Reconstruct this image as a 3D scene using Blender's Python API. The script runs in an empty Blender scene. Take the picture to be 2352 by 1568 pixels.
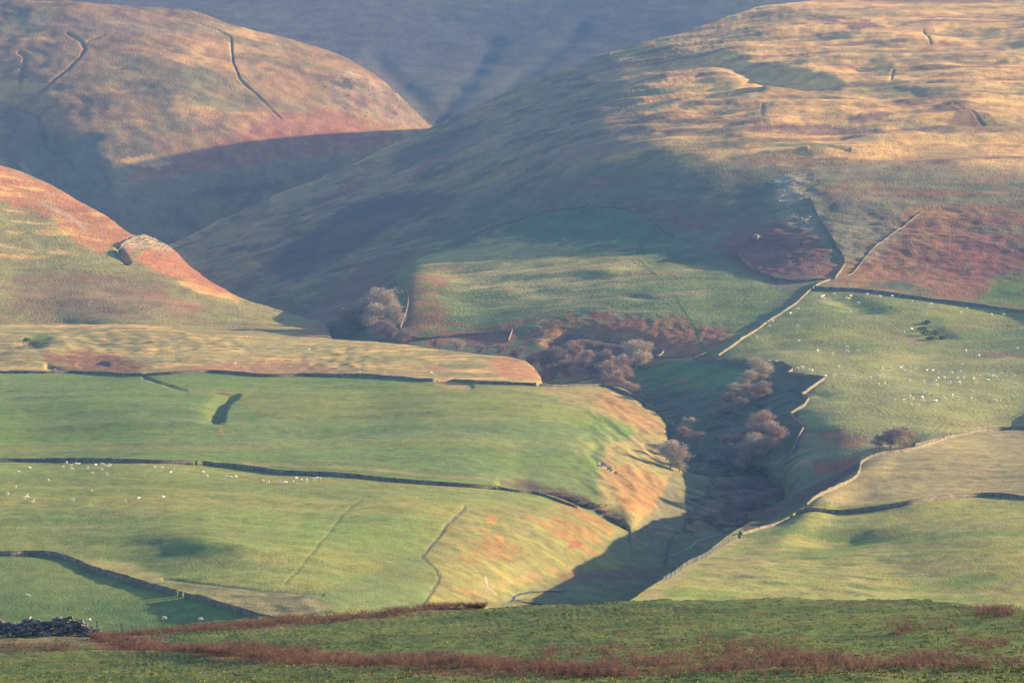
import bpy, math, random
import numpy as np
from mathutils import Vector
sc = bpy.context.scene
COL = sc.collection
# ---------------------------------------------------------------- camera
K = 1.04e-4                       # radians per picture unit (picture is 2352 x 1568 units)
CU, CV, HORIZ = 1176.0, 784.0, 250.0
PITCH = math.atan((CV - HORIZ) * K)
CAMZ = 300.0
cam = bpy.data.cameras.new('camera'); camo = bpy.data.objects.new('camera', cam); COL.objects.link(camo)
cam.sensor_fit = 'HORIZONTAL'; cam.angle = 2 * math.atan(1176 * K)
cam.clip_start = 1.0; cam.clip_end = 40000
camo.location = (0, 0, CAMZ); camo.rotation_euler = (math.pi / 2 - PITCH, 0, 0)
sc.camera = camo
# ---------------------------------------------------------------- sky and sun
SUN_AZ = 24.0    # degrees from +X towards +Y
SUN_EL = 13.0
wd = bpy.data.worlds.new('World'); sc.world = wd; wd.use_nodes = True
nt = wd.node_tree; nt.nodes.clear()
sky = nt.nodes.new('ShaderNodeTexSky'); sky.sky_type = 'NISHITA'; sky.sun_disc = False
sky.sun_elevation = math.radians(SUN_EL); sky.sun_rotation = math.radians(90 - SUN_AZ)
sky.altitude = 300; sky.air_density = 1.0; sky.dust_density = 1.0; sky.ozone_density = 2.0
bg = nt.nodes.new('ShaderNodeBackground'); bg.inputs['Strength'].default_value = 0.085
wo = nt.nodes.new('ShaderNodeOutputWorld')
nt.links.new(sky.outputs[0], bg.inputs[0]); nt.links.new(bg.outputs[0], wo.inputs[0])
sl = bpy.data.lights.new('sun', 'SUN'); sl.energy = 5.0; sl.angle = math.radians(0.5); sl.color = (1.0, 0.745, 0.42)
so = bpy.data.objects.new('sun', sl); COL.objects.link(so)
_e, _a = math.radians(SUN_EL), math.radians(SUN_AZ)
SUND = Vector((math.cos(_e) * math.cos(_a), math.cos(_e) * math.sin(_a), math.sin(_e)))
so.rotation_euler = SUND.to_track_quat('Z', 'Y').to_euler(); so.location = (500, 500, 900)
sc.view_settings.view_transform = 'Standard'; sc.view_settings.look = 'None'; sc.view_settings.gamma = 1
sc.view_settings.use_curve_mapping = False
sc.view_settings.exposure = 2.12
sc.cycles.volume_bounces = 0; sc.cycles.max_bounces = 5; sc.cycles.diffuse_bounces = 3
sc.cycles.use_denoising = True
QUICK = False
# ---------------------------------------------------------------- maths
def px2dir(u, v):
    U = (np.asarray(u, float) - CU) * K; Vc = -(np.asarray(v, float) - CV) * K
    cp, sp = math.cos(PITCH), math.sin(PITCH)
    y = cp + Vc * sp; z = -sp + Vc * cp
    return U / y, z / y
def hsh(ix, iy, s):
    h = (ix.astype(np.int64) * 374761393 + iy.astype(np.int64) * 668265263 + s * 974634777) & 0x7fffffff
    h = ((h ^ (h >> 13)) * 1274126177) & 0x7fffffff
    h = (h ^ (h >> 16)) & 0xffff
    return h / 65535.0
def gnoise(x, y, s=0):
    ix = np.floor(x).astype(np.int64); iy = np.floor(y).astype(np.int64)
    fx = x - ix; fy = y - iy
    sx = fx * fx * fx * (fx * (fx * 6 - 15) + 10); sy = fy * fy * fy * (fy * (fy * 6 - 15) + 10)
    def g(i, j, dx, dy):
        a = hsh(i, j, s) * 2 * np.pi
        return np.cos(a) * dx + np.sin(a) * dy
    n00 = g(ix, iy, fx, fy); n10 = g(ix + 1, iy, fx - 1, fy)
    n01 = g(ix, iy + 1, fx, fy - 1); n11 = g(ix + 1, iy + 1, fx - 1, fy - 1)
    return 1.5 * ((n00 * (1 - sx) + n10 * sx) * (1 - sy) + (n01 * (1 - sx) + n11 * sx) * sy)
def fbm(x, y, wl, octs=3, s=0, rough=0.5):
    r = 0; a = 1.0
    for k in range(octs):
        r = r + a * gnoise(x / wl + 17.3 * k, y / wl - 9.1 * k, s + k); wl = wl / 2.03; a *= rough
    return r
def sstep(e0, e1, x):
    t = np.clip((x - e0) / (e1 - e0), 0, 1); return t * t * (3 - 2 * t)
def seg_dist(px, py, pts, sy=1.0, closed=False):
    d = np.full(px.shape, 1e9); P = list(pts)
    if closed: P = P + [P[0]]
    for (x0, y0), (x1, y1) in zip(P[:-1], P[1:]):
        ax, ay = x1 - x0, (y1 - y0) * sy
        L = ax * ax + ay * ay + 1e-9
        qx = px - x0; qy = (py - y0) * sy
        t = np.clip((qx * ax + qy * ay) / L, 0, 1)
        d = np.minimum(d, np.hypot(qx - t * ax, qy - t * ay))
    return d
def inside(px, py, pts):
    r = np.zeros(px.shape, bool); n = len(pts)
    for i in range(n):
        x0, y0 = pts[i]; x1, y1 = pts[(i + 1) % n]
        if y0 == y1: continue
        c = ((y0 > py) != (y1 > py)) & (px < (x1 - x0) * (py - y0) / (y1 - y0) + x0)
        r ^= c
    return r
def smooth_curve(pts, n=6):
    """Catmull-Rom through the points"""
    P = [np.array(p, float) for p in pts]; out = []
    for i in range(len(P) - 1):
        p0 = P[max(i - 1, 0)]; p1 = P[i]; p2 = P[i + 1]; p3 = P[min(i + 2, len(P) - 1)]
        for k in range(n):
            t = k / n
            out.append(0.5 * ((2 * p1) + (-p0 + p2) * t + (2 * p0 - 5 * p1 + 4 * p2 - p3) * t * t + (-p0 + 3 * p1 - 3 * p2 + p3) * t ** 3))
    out.append(P[-1]); return np.array(out)

# ---------------------------------------------------------------- terrain layers
ST = 8.0
U0, U1 = -700.0, 3100.0
class Layer: pass
LAY = {}
def cubic_up(G, u0, v0, u, v):
    ny, nx = G.shape
    fx = np.clip((u - u0) / ST, 0, nx - 1.001); fy = np.clip((v - v0) / ST, 0, ny - 1.001)
    ix = np.floor(fx).astype(int); iy = np.floor(fy).astype(int); tx = fx - ix; ty = fy - iy
    def wts(t):   # cubic B-spline (smooth)
        return ((1 - t) ** 3 / 6, (3 * t ** 3 - 6 * t ** 2 + 4) / 6, (-3 * t ** 3 + 3 * t ** 2 + 3 * t + 1) / 6, t ** 3 / 6)
    wx, wy = wts(tx), wts(ty); r = 0
    for j in range(4):
        jj = np.clip(iy + j - 1, 0, ny - 1); row = 0
        for i in range(4):
            row = row + wx[i] * G[jj, np.clip(ix + i - 1, 0, nx - 1)]
        r = r + wy[j] * row
    return r
def make_layer(name, top, bottom, slopes, pins, rough, relief=(), u0=U0, u1=U1, du=2.4, dv=2.2, topamp=1.0, back=0.05, p=3.0, reg=0.3, umax=None):
    L = Layer(); L.name = name; L.rough = rough; L.relief = relief; L.du = du; L.dv = dv; L.back = back
    L.u0, L.u1, L.topamp = u0, u1, topamp; L.umax = umax
    L.top = smooth_curve(top, 6) if len(top) > 2 else np.array(top, float)
    L.bot = np.array(bottom, float)
    vmin = min(L.top[:, 1].min(), min(q[1] for q in top)) - 40; vmax = L.bot[:, 1].max() + 40
    gu = np.arange(u0, u1 + ST, ST); gv = np.arange(vmin, vmax + ST, ST)
    A, B = np.meshgrid(gu, gv)
    S = np.array(slopes, float)
    num_a = np.zeros(A.shape); num_b = np.zeros(A.shape); den = np.zeros(A.shape)
    for (su, sv, a, b) in S:
        d = ((A - su) ** 2 + (2.2 * (B - sv)) ** 2 + 900.0)
        w = d ** (-p / 2); num_a += w * a; num_b += w * b; den += w
    a = num_a / den; b = num_b / den
    Ux, Vx = px2dir(A, B)
    q = np.maximum(b + a * Ux - Vx, 0.035)
    gU = (-a / q) * K; gV = (-1.0 / q) * K      # d w / d(unit u), d w / d(unit v down)
    # least squares for the log distance: weighted so that steep ground keeps its slope (PCG, cosine-transform preconditioner)
    h = ST; ny, nx = A.shape
    kx = np.fft.fftfreq(2 * nx) * 2 * np.pi; ky = np.fft.fftfreq(2 * ny) * 2 * np.pi
    lam = (2 - 2 * np.cos(kx)[None]) + (2 - 2 * np.cos(ky)[:, None]); lam[0, 0] = 1
    def pois(r):
        E = np.concatenate([r, r[:, ::-1]], 1); E = np.concatenate([E, E[::-1]], 0)
        F = np.fft.fft2(E) / lam; F[0, 0] = 0
        return np.real(np.fft.ifft2(F))[:ny, :nx]
    qq = (q / 0.12) ** 1.0; qq = np.clip(qq, .4, 12)
    wx = 0.5 * (qq[:, 1:] + qq[:, :-1]); wy = 0.5 * (qq[1:] + qq[:-1])
    gx = 0.5 * (gU[:, 1:] + gU[:, :-1]) * h; gy = 0.5 * (gV[1:] + gV[:-1]) * h
    def divg(fx, fy):
        d = np.zeros(A.shape); d[:, :-1] -= fx; d[:, 1:] += fx; d[:-1] -= fy; d[1:] += fy; return d
    def op(x): return divg(wx * (x[:, 1:] - x[:, :-1]), wy * (x[1:] - x[:-1]))
    rhs = divg(wx * gx, wy * gy); sq = np.sqrt(qq)
    def pre(r): return pois(r / sq) / sq
    w = pois(divg(gx, gy)); r = rhs - op(w); z_ = pre(r); p_ = z_.copy(); rz = (r * z_).sum(); r0 = rz
    for it in range(60):
        Ap = op(p_); al = rz / (p_ * Ap).sum(); w = w + al * p_; r = r - al * Ap; z_ = pre(r); rn = (r * z_).sum()
        if abs(rn) < 1e-6 * abs(r0): break
        p_ = z_ + (rn / rz) * p_; rz = rn
    # pin distances with a thin-plate correction
    Pn = np.array(pins, float); n = len(Pn)
    cur = cubic_up(w, u0, vmin, Pn[:, 0], Pn[:, 1]); res = np.log(Pn[:, 2]) - cur
    def phi(r2): return np.where(r2 > 0, 0.5 * r2 * np.log(r2 + 1e-12), 0)
    sx, sy = Pn[:, 0] / 1000, Pn[:, 1] / 400
    Kx = phi((sx[:, None] - sx) ** 2 + (sy[:, None] - sy) ** 2) + np.eye(n) * reg
    if n >= 4:
        Pm = np.stack([np.ones(n), sx, sy], 1)
        M = np.block([[Kx, Pm], [Pm.T, np.zeros((3, 3))]])
        c = np.linalg.solve(M, np.concatenate([res, np.zeros(3)]))
        gx_, gy_ = A / 1000, B / 400
        corr = c[n] + c[n + 1] * gx_ + c[n + 2] * gy_
        for i in range(n): corr += c[i] * phi((gx_ - sx[i]) ** 2 + (gy_ - sy[i]) ** 2)
    else:
        corr = res.mean()
    L.resid = res
    L.w = w + corr; L.gv0 = vmin; L.gu0 = u0
    LAY[name] = L
    return L
def relief_dz(L, u, v, x, y):
    z = np.zeros(u.shape)
    for wl, amp, s in L.rough:
        z += amp * gnoise(x / wl + s * 3.7, y / wl - s * 1.3, s)
    for r in L.relief:
        if r[0] == 'bump':
            _, cu, cv, ru, rv, rot, h = r
            c, s_ = math.cos(math.radians(rot)), math.sin(math.radians(rot))
            a = ((u - cu) * c + (v - cv) * s_) / ru; b = (-(u - cu) * s_ + (v - cv) * c) / rv
            z += h * np.exp(-(a * a + b * b))
        elif r[0] == 'cut':
            _, pts, wid, dep = r
            P = np.array(pts); m = (u > P[:, 0].min() - 4 * wid) & (u < P[:, 0].max() + 4 * wid) & (v > P[:, 1].min() - 3 * wid) & (v < P[:, 1].max() + 3 * wid)
            if m.any():
                d = seg_dist(u[m], v[m], pts, 1.6)
                n = 1 + 0.22 * gnoise(u[m] / 40, v[m] / 30, 5)
                z[m] -= dep * n * np.exp(-(d / wid) ** 2)
        elif r[0] == 'scarp':      # steep on the right-hand side, gentle on the left
            _, pts, wl_, wr_, dep = r
            P = np.array(sorted(pts, key=lambda t: t[1])); m = (v > P[0, 1] - 14) & (v < P[-1, 1] + 14) & (u > P[:, 0].min() - 5 * wl_) & (u < P[:, 0].max() + 5 * wl_)
            if m.any():
                d = u[m] - np.interp(v[m], P[:, 1], P[:, 0]); e = sstep(P[0, 1] - 12, P[0, 1] + 6, v[m]) * (1 - sstep(P[-1, 1] - 6, P[-1, 1] + 12, v[m]))
                z[m] -= dep * e * np.where(d < 0, np.exp(-(d / wl_) ** 2), np.exp(-(d / wr_) ** 2))
        elif r[0] == 'terr':       # long ripples inside an ellipse       # long ripples inside an ellipse
            _, cu, cv, ru, rv, wx_, wy_, rot, amp, sd = r
            m = np.exp(-(((u - cu) / ru) ** 2 + ((v - cv) / rv) ** 2) ** 2)
            c, s_ = math.cos(math.radians(rot)), math.sin(math.radians(rot))
            xr, yr = x * c + y * s_, -x * s_ + y * c
            z += m * amp * (gnoise(xr / wx_, yr / wy_, sd) + .5 * gnoise(xr / wx_ * 2.3, yr / wy_ * 2.3, sd + 1))
        elif r[0] == 'rough':      # rougher ground inside an ellipse
            _, cu, cv, ru, rv, wl, amp = r
            m = np.exp(-(((u - cu) / ru) ** 2 + ((v - cv) / rv) ** 2) ** 2)
            z += m * amp * gnoise(x / wl, y / wl, 41)
    return z
def surf(L, u, v):
    if isinstance(L, str): L = LAY[L]
    u = np.atleast_1d(np.asarray(u, float)); v = np.atleast_1d(np.asarray(v, float))
    w = cubic_up(L.w, L.gu0, L.gv0, u, v); D = np.exp(w)
    Ux, Vx = px2dir(u, v)
    x = Ux * D; y = D; z = CAMZ + Vx * D
    z = z + relief_dz(L, u, v, x, y)
    return x, y, z
def pt(L, u, v):
    x, y, z = surf(L, u, v); return Vector((float(x[0]), float(y[0]), float(z[0])))
def curve_v(C, u): return np.interp(u, C[:, 0], C[:, 1])

# ---------------------------------------------------------------- colours (albedo)
G = (.106, .152, .031); GD = (.070, .108, .040); GY = (.200, .182, .045); GO = (.125, .125, .055)
TN = (.290, .205, .085); TO = (.200, .165, .065); TP = (.570, .315, .100)
BR = (.170, .070, .038); OR = (.270, .140, .045); RD = (.215, .085, .042); HE = (.085, .062, .048)
RK = (.34, .285, .21); DK = (.035, .045, .030)
PAINT = {}
def paint_layer(L, u, v, x, y):
    base, ops = PAINT[L.name]
    c = np.empty(u.shape + (3,)); c[:] = base
    n1 = fbm(x, y, 26, 4, 11, .6); n2 = fbm(x, y, 7, 3, 23, .6); nb = fbm(x, y, 120, 3, 31)
    for op in ops:
        k = op[0]
        if k == 'poly':        # pts, colour, softness, raggedness, strength
            _, pts, colr, soft, rag, st = op
            P = np.array(pts); pad = soft + rag + 4
            m = (u > P[:, 0].min() - pad) & (u < P[:, 0].max() + pad) & (v > P[:, 1].min() - pad) & (v < P[:, 1].max() + pad)
            if not m.any(): continue
            um, vm = u[m], v[m]
            d = seg_dist(um, vm, pts, 1.0, True); d = np.where(inside(um, vm, pts), d, -d)
            d = d + rag * (n1[m] + .5 * n2[m])
            a = sstep(-soft, soft, d) * st
        elif k == 'blob':      # u v ru rv rot colour patchiness strength
            _, cu, cv, ru, rv, rot, colr, rag, st = op
            R = max(ru, rv) * 2.2
            m = (abs(u - cu) < R) & (abs(v - cv) < R)
            if not m.any(): continue
            cc, ss = math.cos(math.radians(rot)), math.sin(math.radians(rot))
            a_ = ((u[m] - cu) * cc + (v[m] - cv) * ss) / ru; b_ = (-(u[m] - cu) * ss + (v[m] - cv) * cc) / rv
            a = sstep(0.0, 0.5, 1 - np.sqrt(a_ * a_ + b_ * b_) + rag * (n1[m] + .7 * n2[m])) * st
        elif k == 'line':      # pts, colour, half width, strength
            _, pts, colr, wid, st = op
            P = np.array(pts); pad = wid * 4 + 3
            m = (u > P[:, 0].min() - pad) & (u < P[:, 0].max() + pad) & (v > P[:, 1].min() - pad) & (v < P[:, 1].max() + pad)
            if not m.any(): continue
            d = seg_dist(u[m], v[m], pts, 1.3)
            a = sstep(wid * 1.6, wid * .5, d + wid * .6 * n2[m]) * st
        elif k == 'mot':       # mottling over everything: colour, threshold, strength, wavelength, stretch, seed, (box)
            _, colr, th, st, wl, stretch, seed, box = op
            m = (u > box[0]) & (u < box[1]) & (v > box[2]) & (v < box[3])
            if not m.any(): continue
            nn = fbm(x[m] / stretch, y[m], wl, 4, seed, .62)
            fe = np.minimum(np.minimum(u[m] - box[0], box[1] - u[m]) / 40, np.minimum(v[m] - box[2], box[3] - v[m]) / 20)
            a = sstep(th, th + .35, nn) * st * np.clip(fe, 0, 1)
        a = a[:, None]
        c[m] = c[m] * (1 - a) + np.array(colr) * a
    c *= (1 + 0.10 * nb + 0.10 * n1)[..., None]
    c[..., 0] *= 1 + .07 * n2
    return np.clip(c, .01, .9)

# ---------------------------------------------------------------- materials
def mat_new(name):
    m = bpy.data.materials.new(name); m.use_nodes = True
    n = m.node_tree; b = n.nodes['Principled BSDF']; b.inputs['Roughness'].default_value = 0.95
    b.inputs['Specular IOR Level'].default_value = 0.15
    return m, n, b
def ground_mat(name, fine, coarse, var, bump):
    m, n, b = mat_new(name); N = n.nodes; Lk = n.links
    at = N.new('ShaderNodeAttribute'); at.attribute_name = 'albedo'
    ge = N.new('ShaderNodeNewGeometry')
    mp = N.new('ShaderNodeMapping'); mp.inputs['Scale'].default_value = (1, .55, 1); Lk.new(ge.outputs['Position'], mp.inputs[0])
    t1 = N.new('ShaderNodeTexNoise'); t1.inputs['Scale'].default_value = 1 / fine; t1.inputs['Detail'].default_value = 3; t1.inputs['Roughness'].default_value = .7
    t2 = N.new('ShaderNodeTexNoise'); t2.inputs['Scale'].default_value = 1 / coarse; t2.inputs['Detail'].default_value = 5; t2.inputs['Roughness'].default_value = .65
    Lk.new(mp.outputs[0], t1.inputs[0]); Lk.new(mp.outputs[0], t2.inputs[0])
    ad = N.new('ShaderNodeMath'); ad.operation = 'ADD'; Lk.new(t1.outputs['Fac'], ad.inputs[0]); Lk.new(t2.outputs['Fac'], ad.inputs[1])
    mr = N.new('ShaderNodeMapRange'); mr.inputs['From Min'].default_value = .65; mr.inputs['From Max'].default_value = 1.35
    mr.inputs['To Min'].default_value = 1 - var; mr.inputs['To Max'].default_value = 1 + var
    Lk.new(ad.outputs[0], mr.inputs['Value'])
    mx = N.new('ShaderNodeMix'); mx.data_type = 'RGBA'; mx.blend_type = 'MULTIPLY'; mx.inputs['Factor'].default_value = 1
    Lk.new(at.outputs['Color'], mx.inputs[6]); Lk.new(mr.outputs[0], mx.inputs[7])
    hs = N.new('ShaderNodeHueSaturation'); Lk.new(mx.outputs[2], hs.inputs['Color'])
    m2 = N.new('ShaderNodeMapRange'); m2.inputs['From Min'].default_value = .3; m2.inputs['From Max'].default_value = .7
    m2.inputs['To Min'].default_value = .485; m2.inputs['To Max'].default_value = .515; Lk.new(t2.outputs['Fac'], m2.inputs['Value']); Lk.new(m2.outputs[0], hs.inputs['Hue'])
    Lk.new(hs.outputs[0], b.inputs['Base Color'])
    bp = N.new('ShaderNodeBump'); bp.inputs['Strength'].default_value = 1.0; bp.inputs['Distance'].default_value = bump
    Lk.new(ad.outputs[0], bp.inputs['Height']); Lk.new(bp.outputs[0], b.inputs['Normal'])
    b.inputs['Specular IOR Level'].default_value = 0.05
    return m

def grid_mesh(name, X, Y, Z, colr, mat):
    nr, nc = X.shape; nv = nr * nc
    me = bpy.data.meshes.new(name); me.vertices.add(nv)
    me.vertices.foreach_set('co', np.stack([X, Y, Z], -1).astype(np.float32).ravel())
    idx = np.arange(nv).reshape(nr, nc)
    q = np.stack([idx[:-1, :-1], idx[:-1, 1:], idx[1:, 1:], idx[1:, :-1]], -1).reshape(-1, 4)
    nf = len(q); me.loops.add(nf * 4); me.polygons.add(nf)
    me.loops.foreach_set('vertex_index', q.ravel().astype(np.int32))
    me.polygons.foreach_set('loop_start', np.arange(0, nf * 4, 4, dtype=np.int32))
    me.polygons.foreach_set('use_smooth', np.ones(nf, bool))
    me.update(calc_edges=True)
    if colr is not None:
        at = me.attributes.new('albedo', 'FLOAT_COLOR', 'POINT')
        at.data.foreach_set('color', np.concatenate([colr.reshape(-1, 3), np.ones((nv, 1))], 1).astype(np.float32).ravel())
    me.materials.append(mat); o = bpy.data.objects.new(name, me); COL.objects.link(o)
    return o
def build_layer(L, objname, mat, near=False):
    q = 2.0 if QUICK else 1.0
    us = np.concatenate([np.arange(L.u0, -40, 14), np.arange(-40, 2392, L.du * q), np.arange(2392, L.u1, 14)]); us = us[us <= L.u1 if L.umax is None else us <= L.umax]
    vb = curve_v(L.bot, us); vt = curve_v(L.top, us) + L.topamp * gnoise(us / 34, us * 0 + 3.3, 9) + .5 * L.topamp * gnoise(us / 9, us * 0 + 1.3, 8)
    vt = np.minimum(vt, vb - 2)
    rows = np.arange(vb.max(), vt.min() - L.dv * q, -L.dv * q)[:, None]; nr = len(rows)
    Um = np.repeat(us[None], nr, 0); Vm = np.minimum(np.maximum(rows, vt[None]), vb[None])
    x, y, z = surf(L, Um.ravel(), Vm.ravel())
    x = x.reshape(Um.shape); y = y.reshape(Um.shape); z = z.reshape(Um.shape)
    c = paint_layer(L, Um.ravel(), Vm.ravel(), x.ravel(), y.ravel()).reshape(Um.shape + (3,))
    # the far side: ground falls away behind the crest
    xe, ye, ze = x[-1], y[-1], z[-1]; sl0 = (ze - CAMZ) / ye
    bx, by, bz, bc = [], [], [], []
    span = L.back * np.median(ye)
    for s in np.linspace(0, 1, 22)[1:] ** 1.5:
        d = s * span
        bx.append(xe * (1 + d / ye)); by.append(ye + d)
        bz.append(ze + sl0 * d - 0.45 * d * d / (d + span * .25)); bc.append(c[-1])
    X = np.concatenate([x, bx]); Y = np.concatenate([y, by]); Z = np.concatenate([z, bz]); Cc = np.concatenate([c, bc])
    if near:   # from the picture's lower edge back to the camera's feet
        fx, fy, fz, fc = [], [], [], []
        y0, z0 = y[0], z[0]
        for s in np.linspace(0, 1, 60)[:-1]:
            yy = 1.5 + (y0 - 1.5) * s
            fy.append(yy); fx.append(x[0] * yy / y0)
            fz.append(CAMZ - 1.75 + (z0 - CAMZ + 1.75) * s - 1.2 * np.sin(math.pi * s) ); fc.append(c[0])
        X = np.concatenate([fx, X]); Y = np.concatenate([fy, Y]); Z = np.concatenate([fz, Z]); Cc = np.concatenate([fc, Cc])
    if L.umax is None:   # carry the ground on sideways past the traced part
        e = np.array([[400., 150., 60., 20.]]); n_ = len(X)
        X = np.concatenate([X[:, :1] - e, X, X[:, -1:] + e[:, ::-1]], 1)
        Y, Z = [np.concatenate([np.repeat(A_[:, :1], 4, 1), A_, np.repeat(A_[:, -1:], 4, 1)], 1) for A_ in (Y, Z)]
        Cc = np.concatenate([np.repeat(Cc[:, :1], 4, 1), Cc, np.repeat(Cc[:, -1:], 4, 1)], 1)
    o = grid_mesh(objname, X, Y, Z, Cc, mat); o['kind'] = 'structure'; L.obj = o
    return o

# ================================================================= the ground, layer by layer
# ---- far fell E
make_layer('E', [(-700, -260), (400, -260), (900, -300), (1500, -300), (2200, -300), (3100, -300)], [(-700, 120), (300, 200), (700, 330), (980, 330), (1150, 340), (1400, 260), (1800, 120), (3100, 60)],
    [(600, 60, .26, .42), (850, 150, .28, .38), (900, 200, .16, .42), (960, 230, .36, .36), (1100, 160, .42, .34), (1400, 60, .42, .36), (1100, 0, .38, .38), (1700, 0, .4, .36), (400, 0, .26, .4)],
    [(1000, 270, 4100), (1000, 20, 4650), (500, 20, 4700), (1500, 60, 4500)],
    [(320, 6, 1), (90, .7, 2), (34, .5, 3)], [('cut', [(860, 120), (905, 170), (960, 230), (1000, 280)], 26, 1.6), ('cut', [(1130, 90), (1060, 190), (1020, 270)], 30, 1.5), ('cut', [(1330, 60), (1200, 170), (1080, 270)], 26, 1.2)], dv=3, du=3, u0=-500, u1=2700)
PAINT['E'] = ((.085, .072, .066), [('mot', GO, .0, .3, 160, 1.5, 3, (-900, 3400, -400, 500)), ('mot', HE, .15, .25, 70, 1.5, 4, (-900, 3400, -400, 500)),
    ('blob', 880, 175, 90, 40, 10, HE, .3, .6)])
# ---- upper left fell C
make_layer('C', [(-700, 60), (-200, 10), (0, 0), (200, 5), (400, 22), (450, 30), (560, 60), (660, 82), (780, 125), (880, 185), (940, 245), (1000, 292), (1060, 330), (1300, 420), (3100, 600)],
    [(-700, 520), (0, 520), (160, 560), (330, 640), (450, 640), (700, 520), (900, 420), (1060, 380), (1300, 440), (3100, 640)],
    [(100, 60, -.02, .30), (350, 60, -.05, .27), (550, 110, -.11, .26), (300, 200, -.03, .33), (500, 250, -.10, .34), (700, 200, -.22, .30), (850, 230, -.20, .32), (960, 270, -.12, .36), (900, 260, -.16, .36),
     (900, 300, -.30, .3), (650, 330, -.10, .36), (300, 350, -.06, .36), (180, 250, .02, .34), (60, 250, .12, .38), (90, 300, .40, .42), (150, 340, .36, .42), (150, 400, .46, .40), (230, 430, .35, .35), (60, 420, .40, .36), (60, 120, .04, .32),
     (500, 480, -.05, .34), (350, 480, -.06, .34), (700, 420, -.08, .36), (300, 540, .3, .34), (400, 560, -.02, .3), (900, 380, -.1, .36)],
    [(400, 550, 3400), (800, 340, 3560), (300, 250, 3560), (350, 20, 3800), (950, 260, 3680), (700, 400, 3480), (100, 450, 3380)],
    [(260, 4, 5), (80, 1.6, 6), (30, .7, 7), (11, .3, 8)],
    [('cut', [(192, 118), (185, 135), (160, 160), (135, 180), (105, 205), (85, 220)], 2.4, 1.5), ('cut', [(155, 80), (185, 98), (196, 118)], 3, 1.6), ('cut', [(240, 85), (200, 100)], 2, 1),
     ('cut', [(460, 58), (500, 68), (530, 88), (532, 115), (535, 145), (550, 185), (590, 220), (625, 255), (645, 275)], 2.0, 1.1), ('cut', [(45, 120), (60, 130), (50, 170), (46, 205)], 4, 2.5),
     ('cut', [(45, 240), (90, 260), (110, 330), (170, 370), (235, 380), (250, 420)], 9, 4), ('rough', 130, 380, 160, 90, 36, 1.6), ('terr', 550, 220, 600, 260, 70, 30, -20, .7, 309), ('rough', 850, 230, 120, 60, 12, .8)], u0=-500, u1=1500)
PAINT['C'] = ((.255, .148, .065), [('mot', GO, .05, .45, 120, 1.6, 13, (-900, 1600, -100, 700)), ('mot', HE, .22, .4, 34, 1.5, 14, (-900, 1600, -100, 700)), ('mot', TP, .25, .4, 50, 2, 15, (-900, 1600, -100, 300)),
    ('blob', 470, 190, 70, 45, 10, GO, .5, .55), ('blob', 380, 300, 90, 25, -8, GO, .5, .6), ('blob', 520, 240, 110, 16, 0, GO, .5, .4), ('blob', 250, 60, 200, 35, 4, (.17, .12, .095), .6, .6),
    ('poly', [(560, 310), (640, 258), (760, 250), (880, 290), (905, 318), (800, 345), (600, 372), (440, 400), (300, 412), (330, 385), (470, 350)], (.235, .095, .06), 14, 12, .8),
    ('blob', 330, 350, 100, 30, -10, HE, .6, .45), ('blob', 330, 375, 80, 12, 0, TP, .6, .5),
    ('poly', [(750, 190), (800, 165), (880, 195), (950, 250), (985, 290), (880, 285), (820, 255), (760, 235)], (.24, .18, .12), 16, 18, .5), ('blob', 790, 195, 60, 10, 15, HE, .8, .8), ('blob', 850, 240, 60, 12, 20, (.20, .10, .08), .8, .6),
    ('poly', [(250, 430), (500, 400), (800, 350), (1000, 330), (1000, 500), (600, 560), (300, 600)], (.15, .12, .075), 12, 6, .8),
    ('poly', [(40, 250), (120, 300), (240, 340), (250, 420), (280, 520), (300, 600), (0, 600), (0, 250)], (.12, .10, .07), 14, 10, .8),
    ('line', [(50, 370), (70, 400), (66, 440)], (.3, .2, .15), 6, .6), ('blob', 600, 500, 160, 30, -10, GO, .5, .6), ('blob', 560, 440, 150, 16, -8, HE, .6, .6), ('blob', 700, 460, 120, 14, -10, HE, .6, .5),
    ('line', [(192, 118), (160, 160), (85, 220)], DK, 2, .6), ('line', [(500, 68), (532, 100), (535, 145), (560, 195), (645, 275)], DK, 1.6, .6)])
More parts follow.
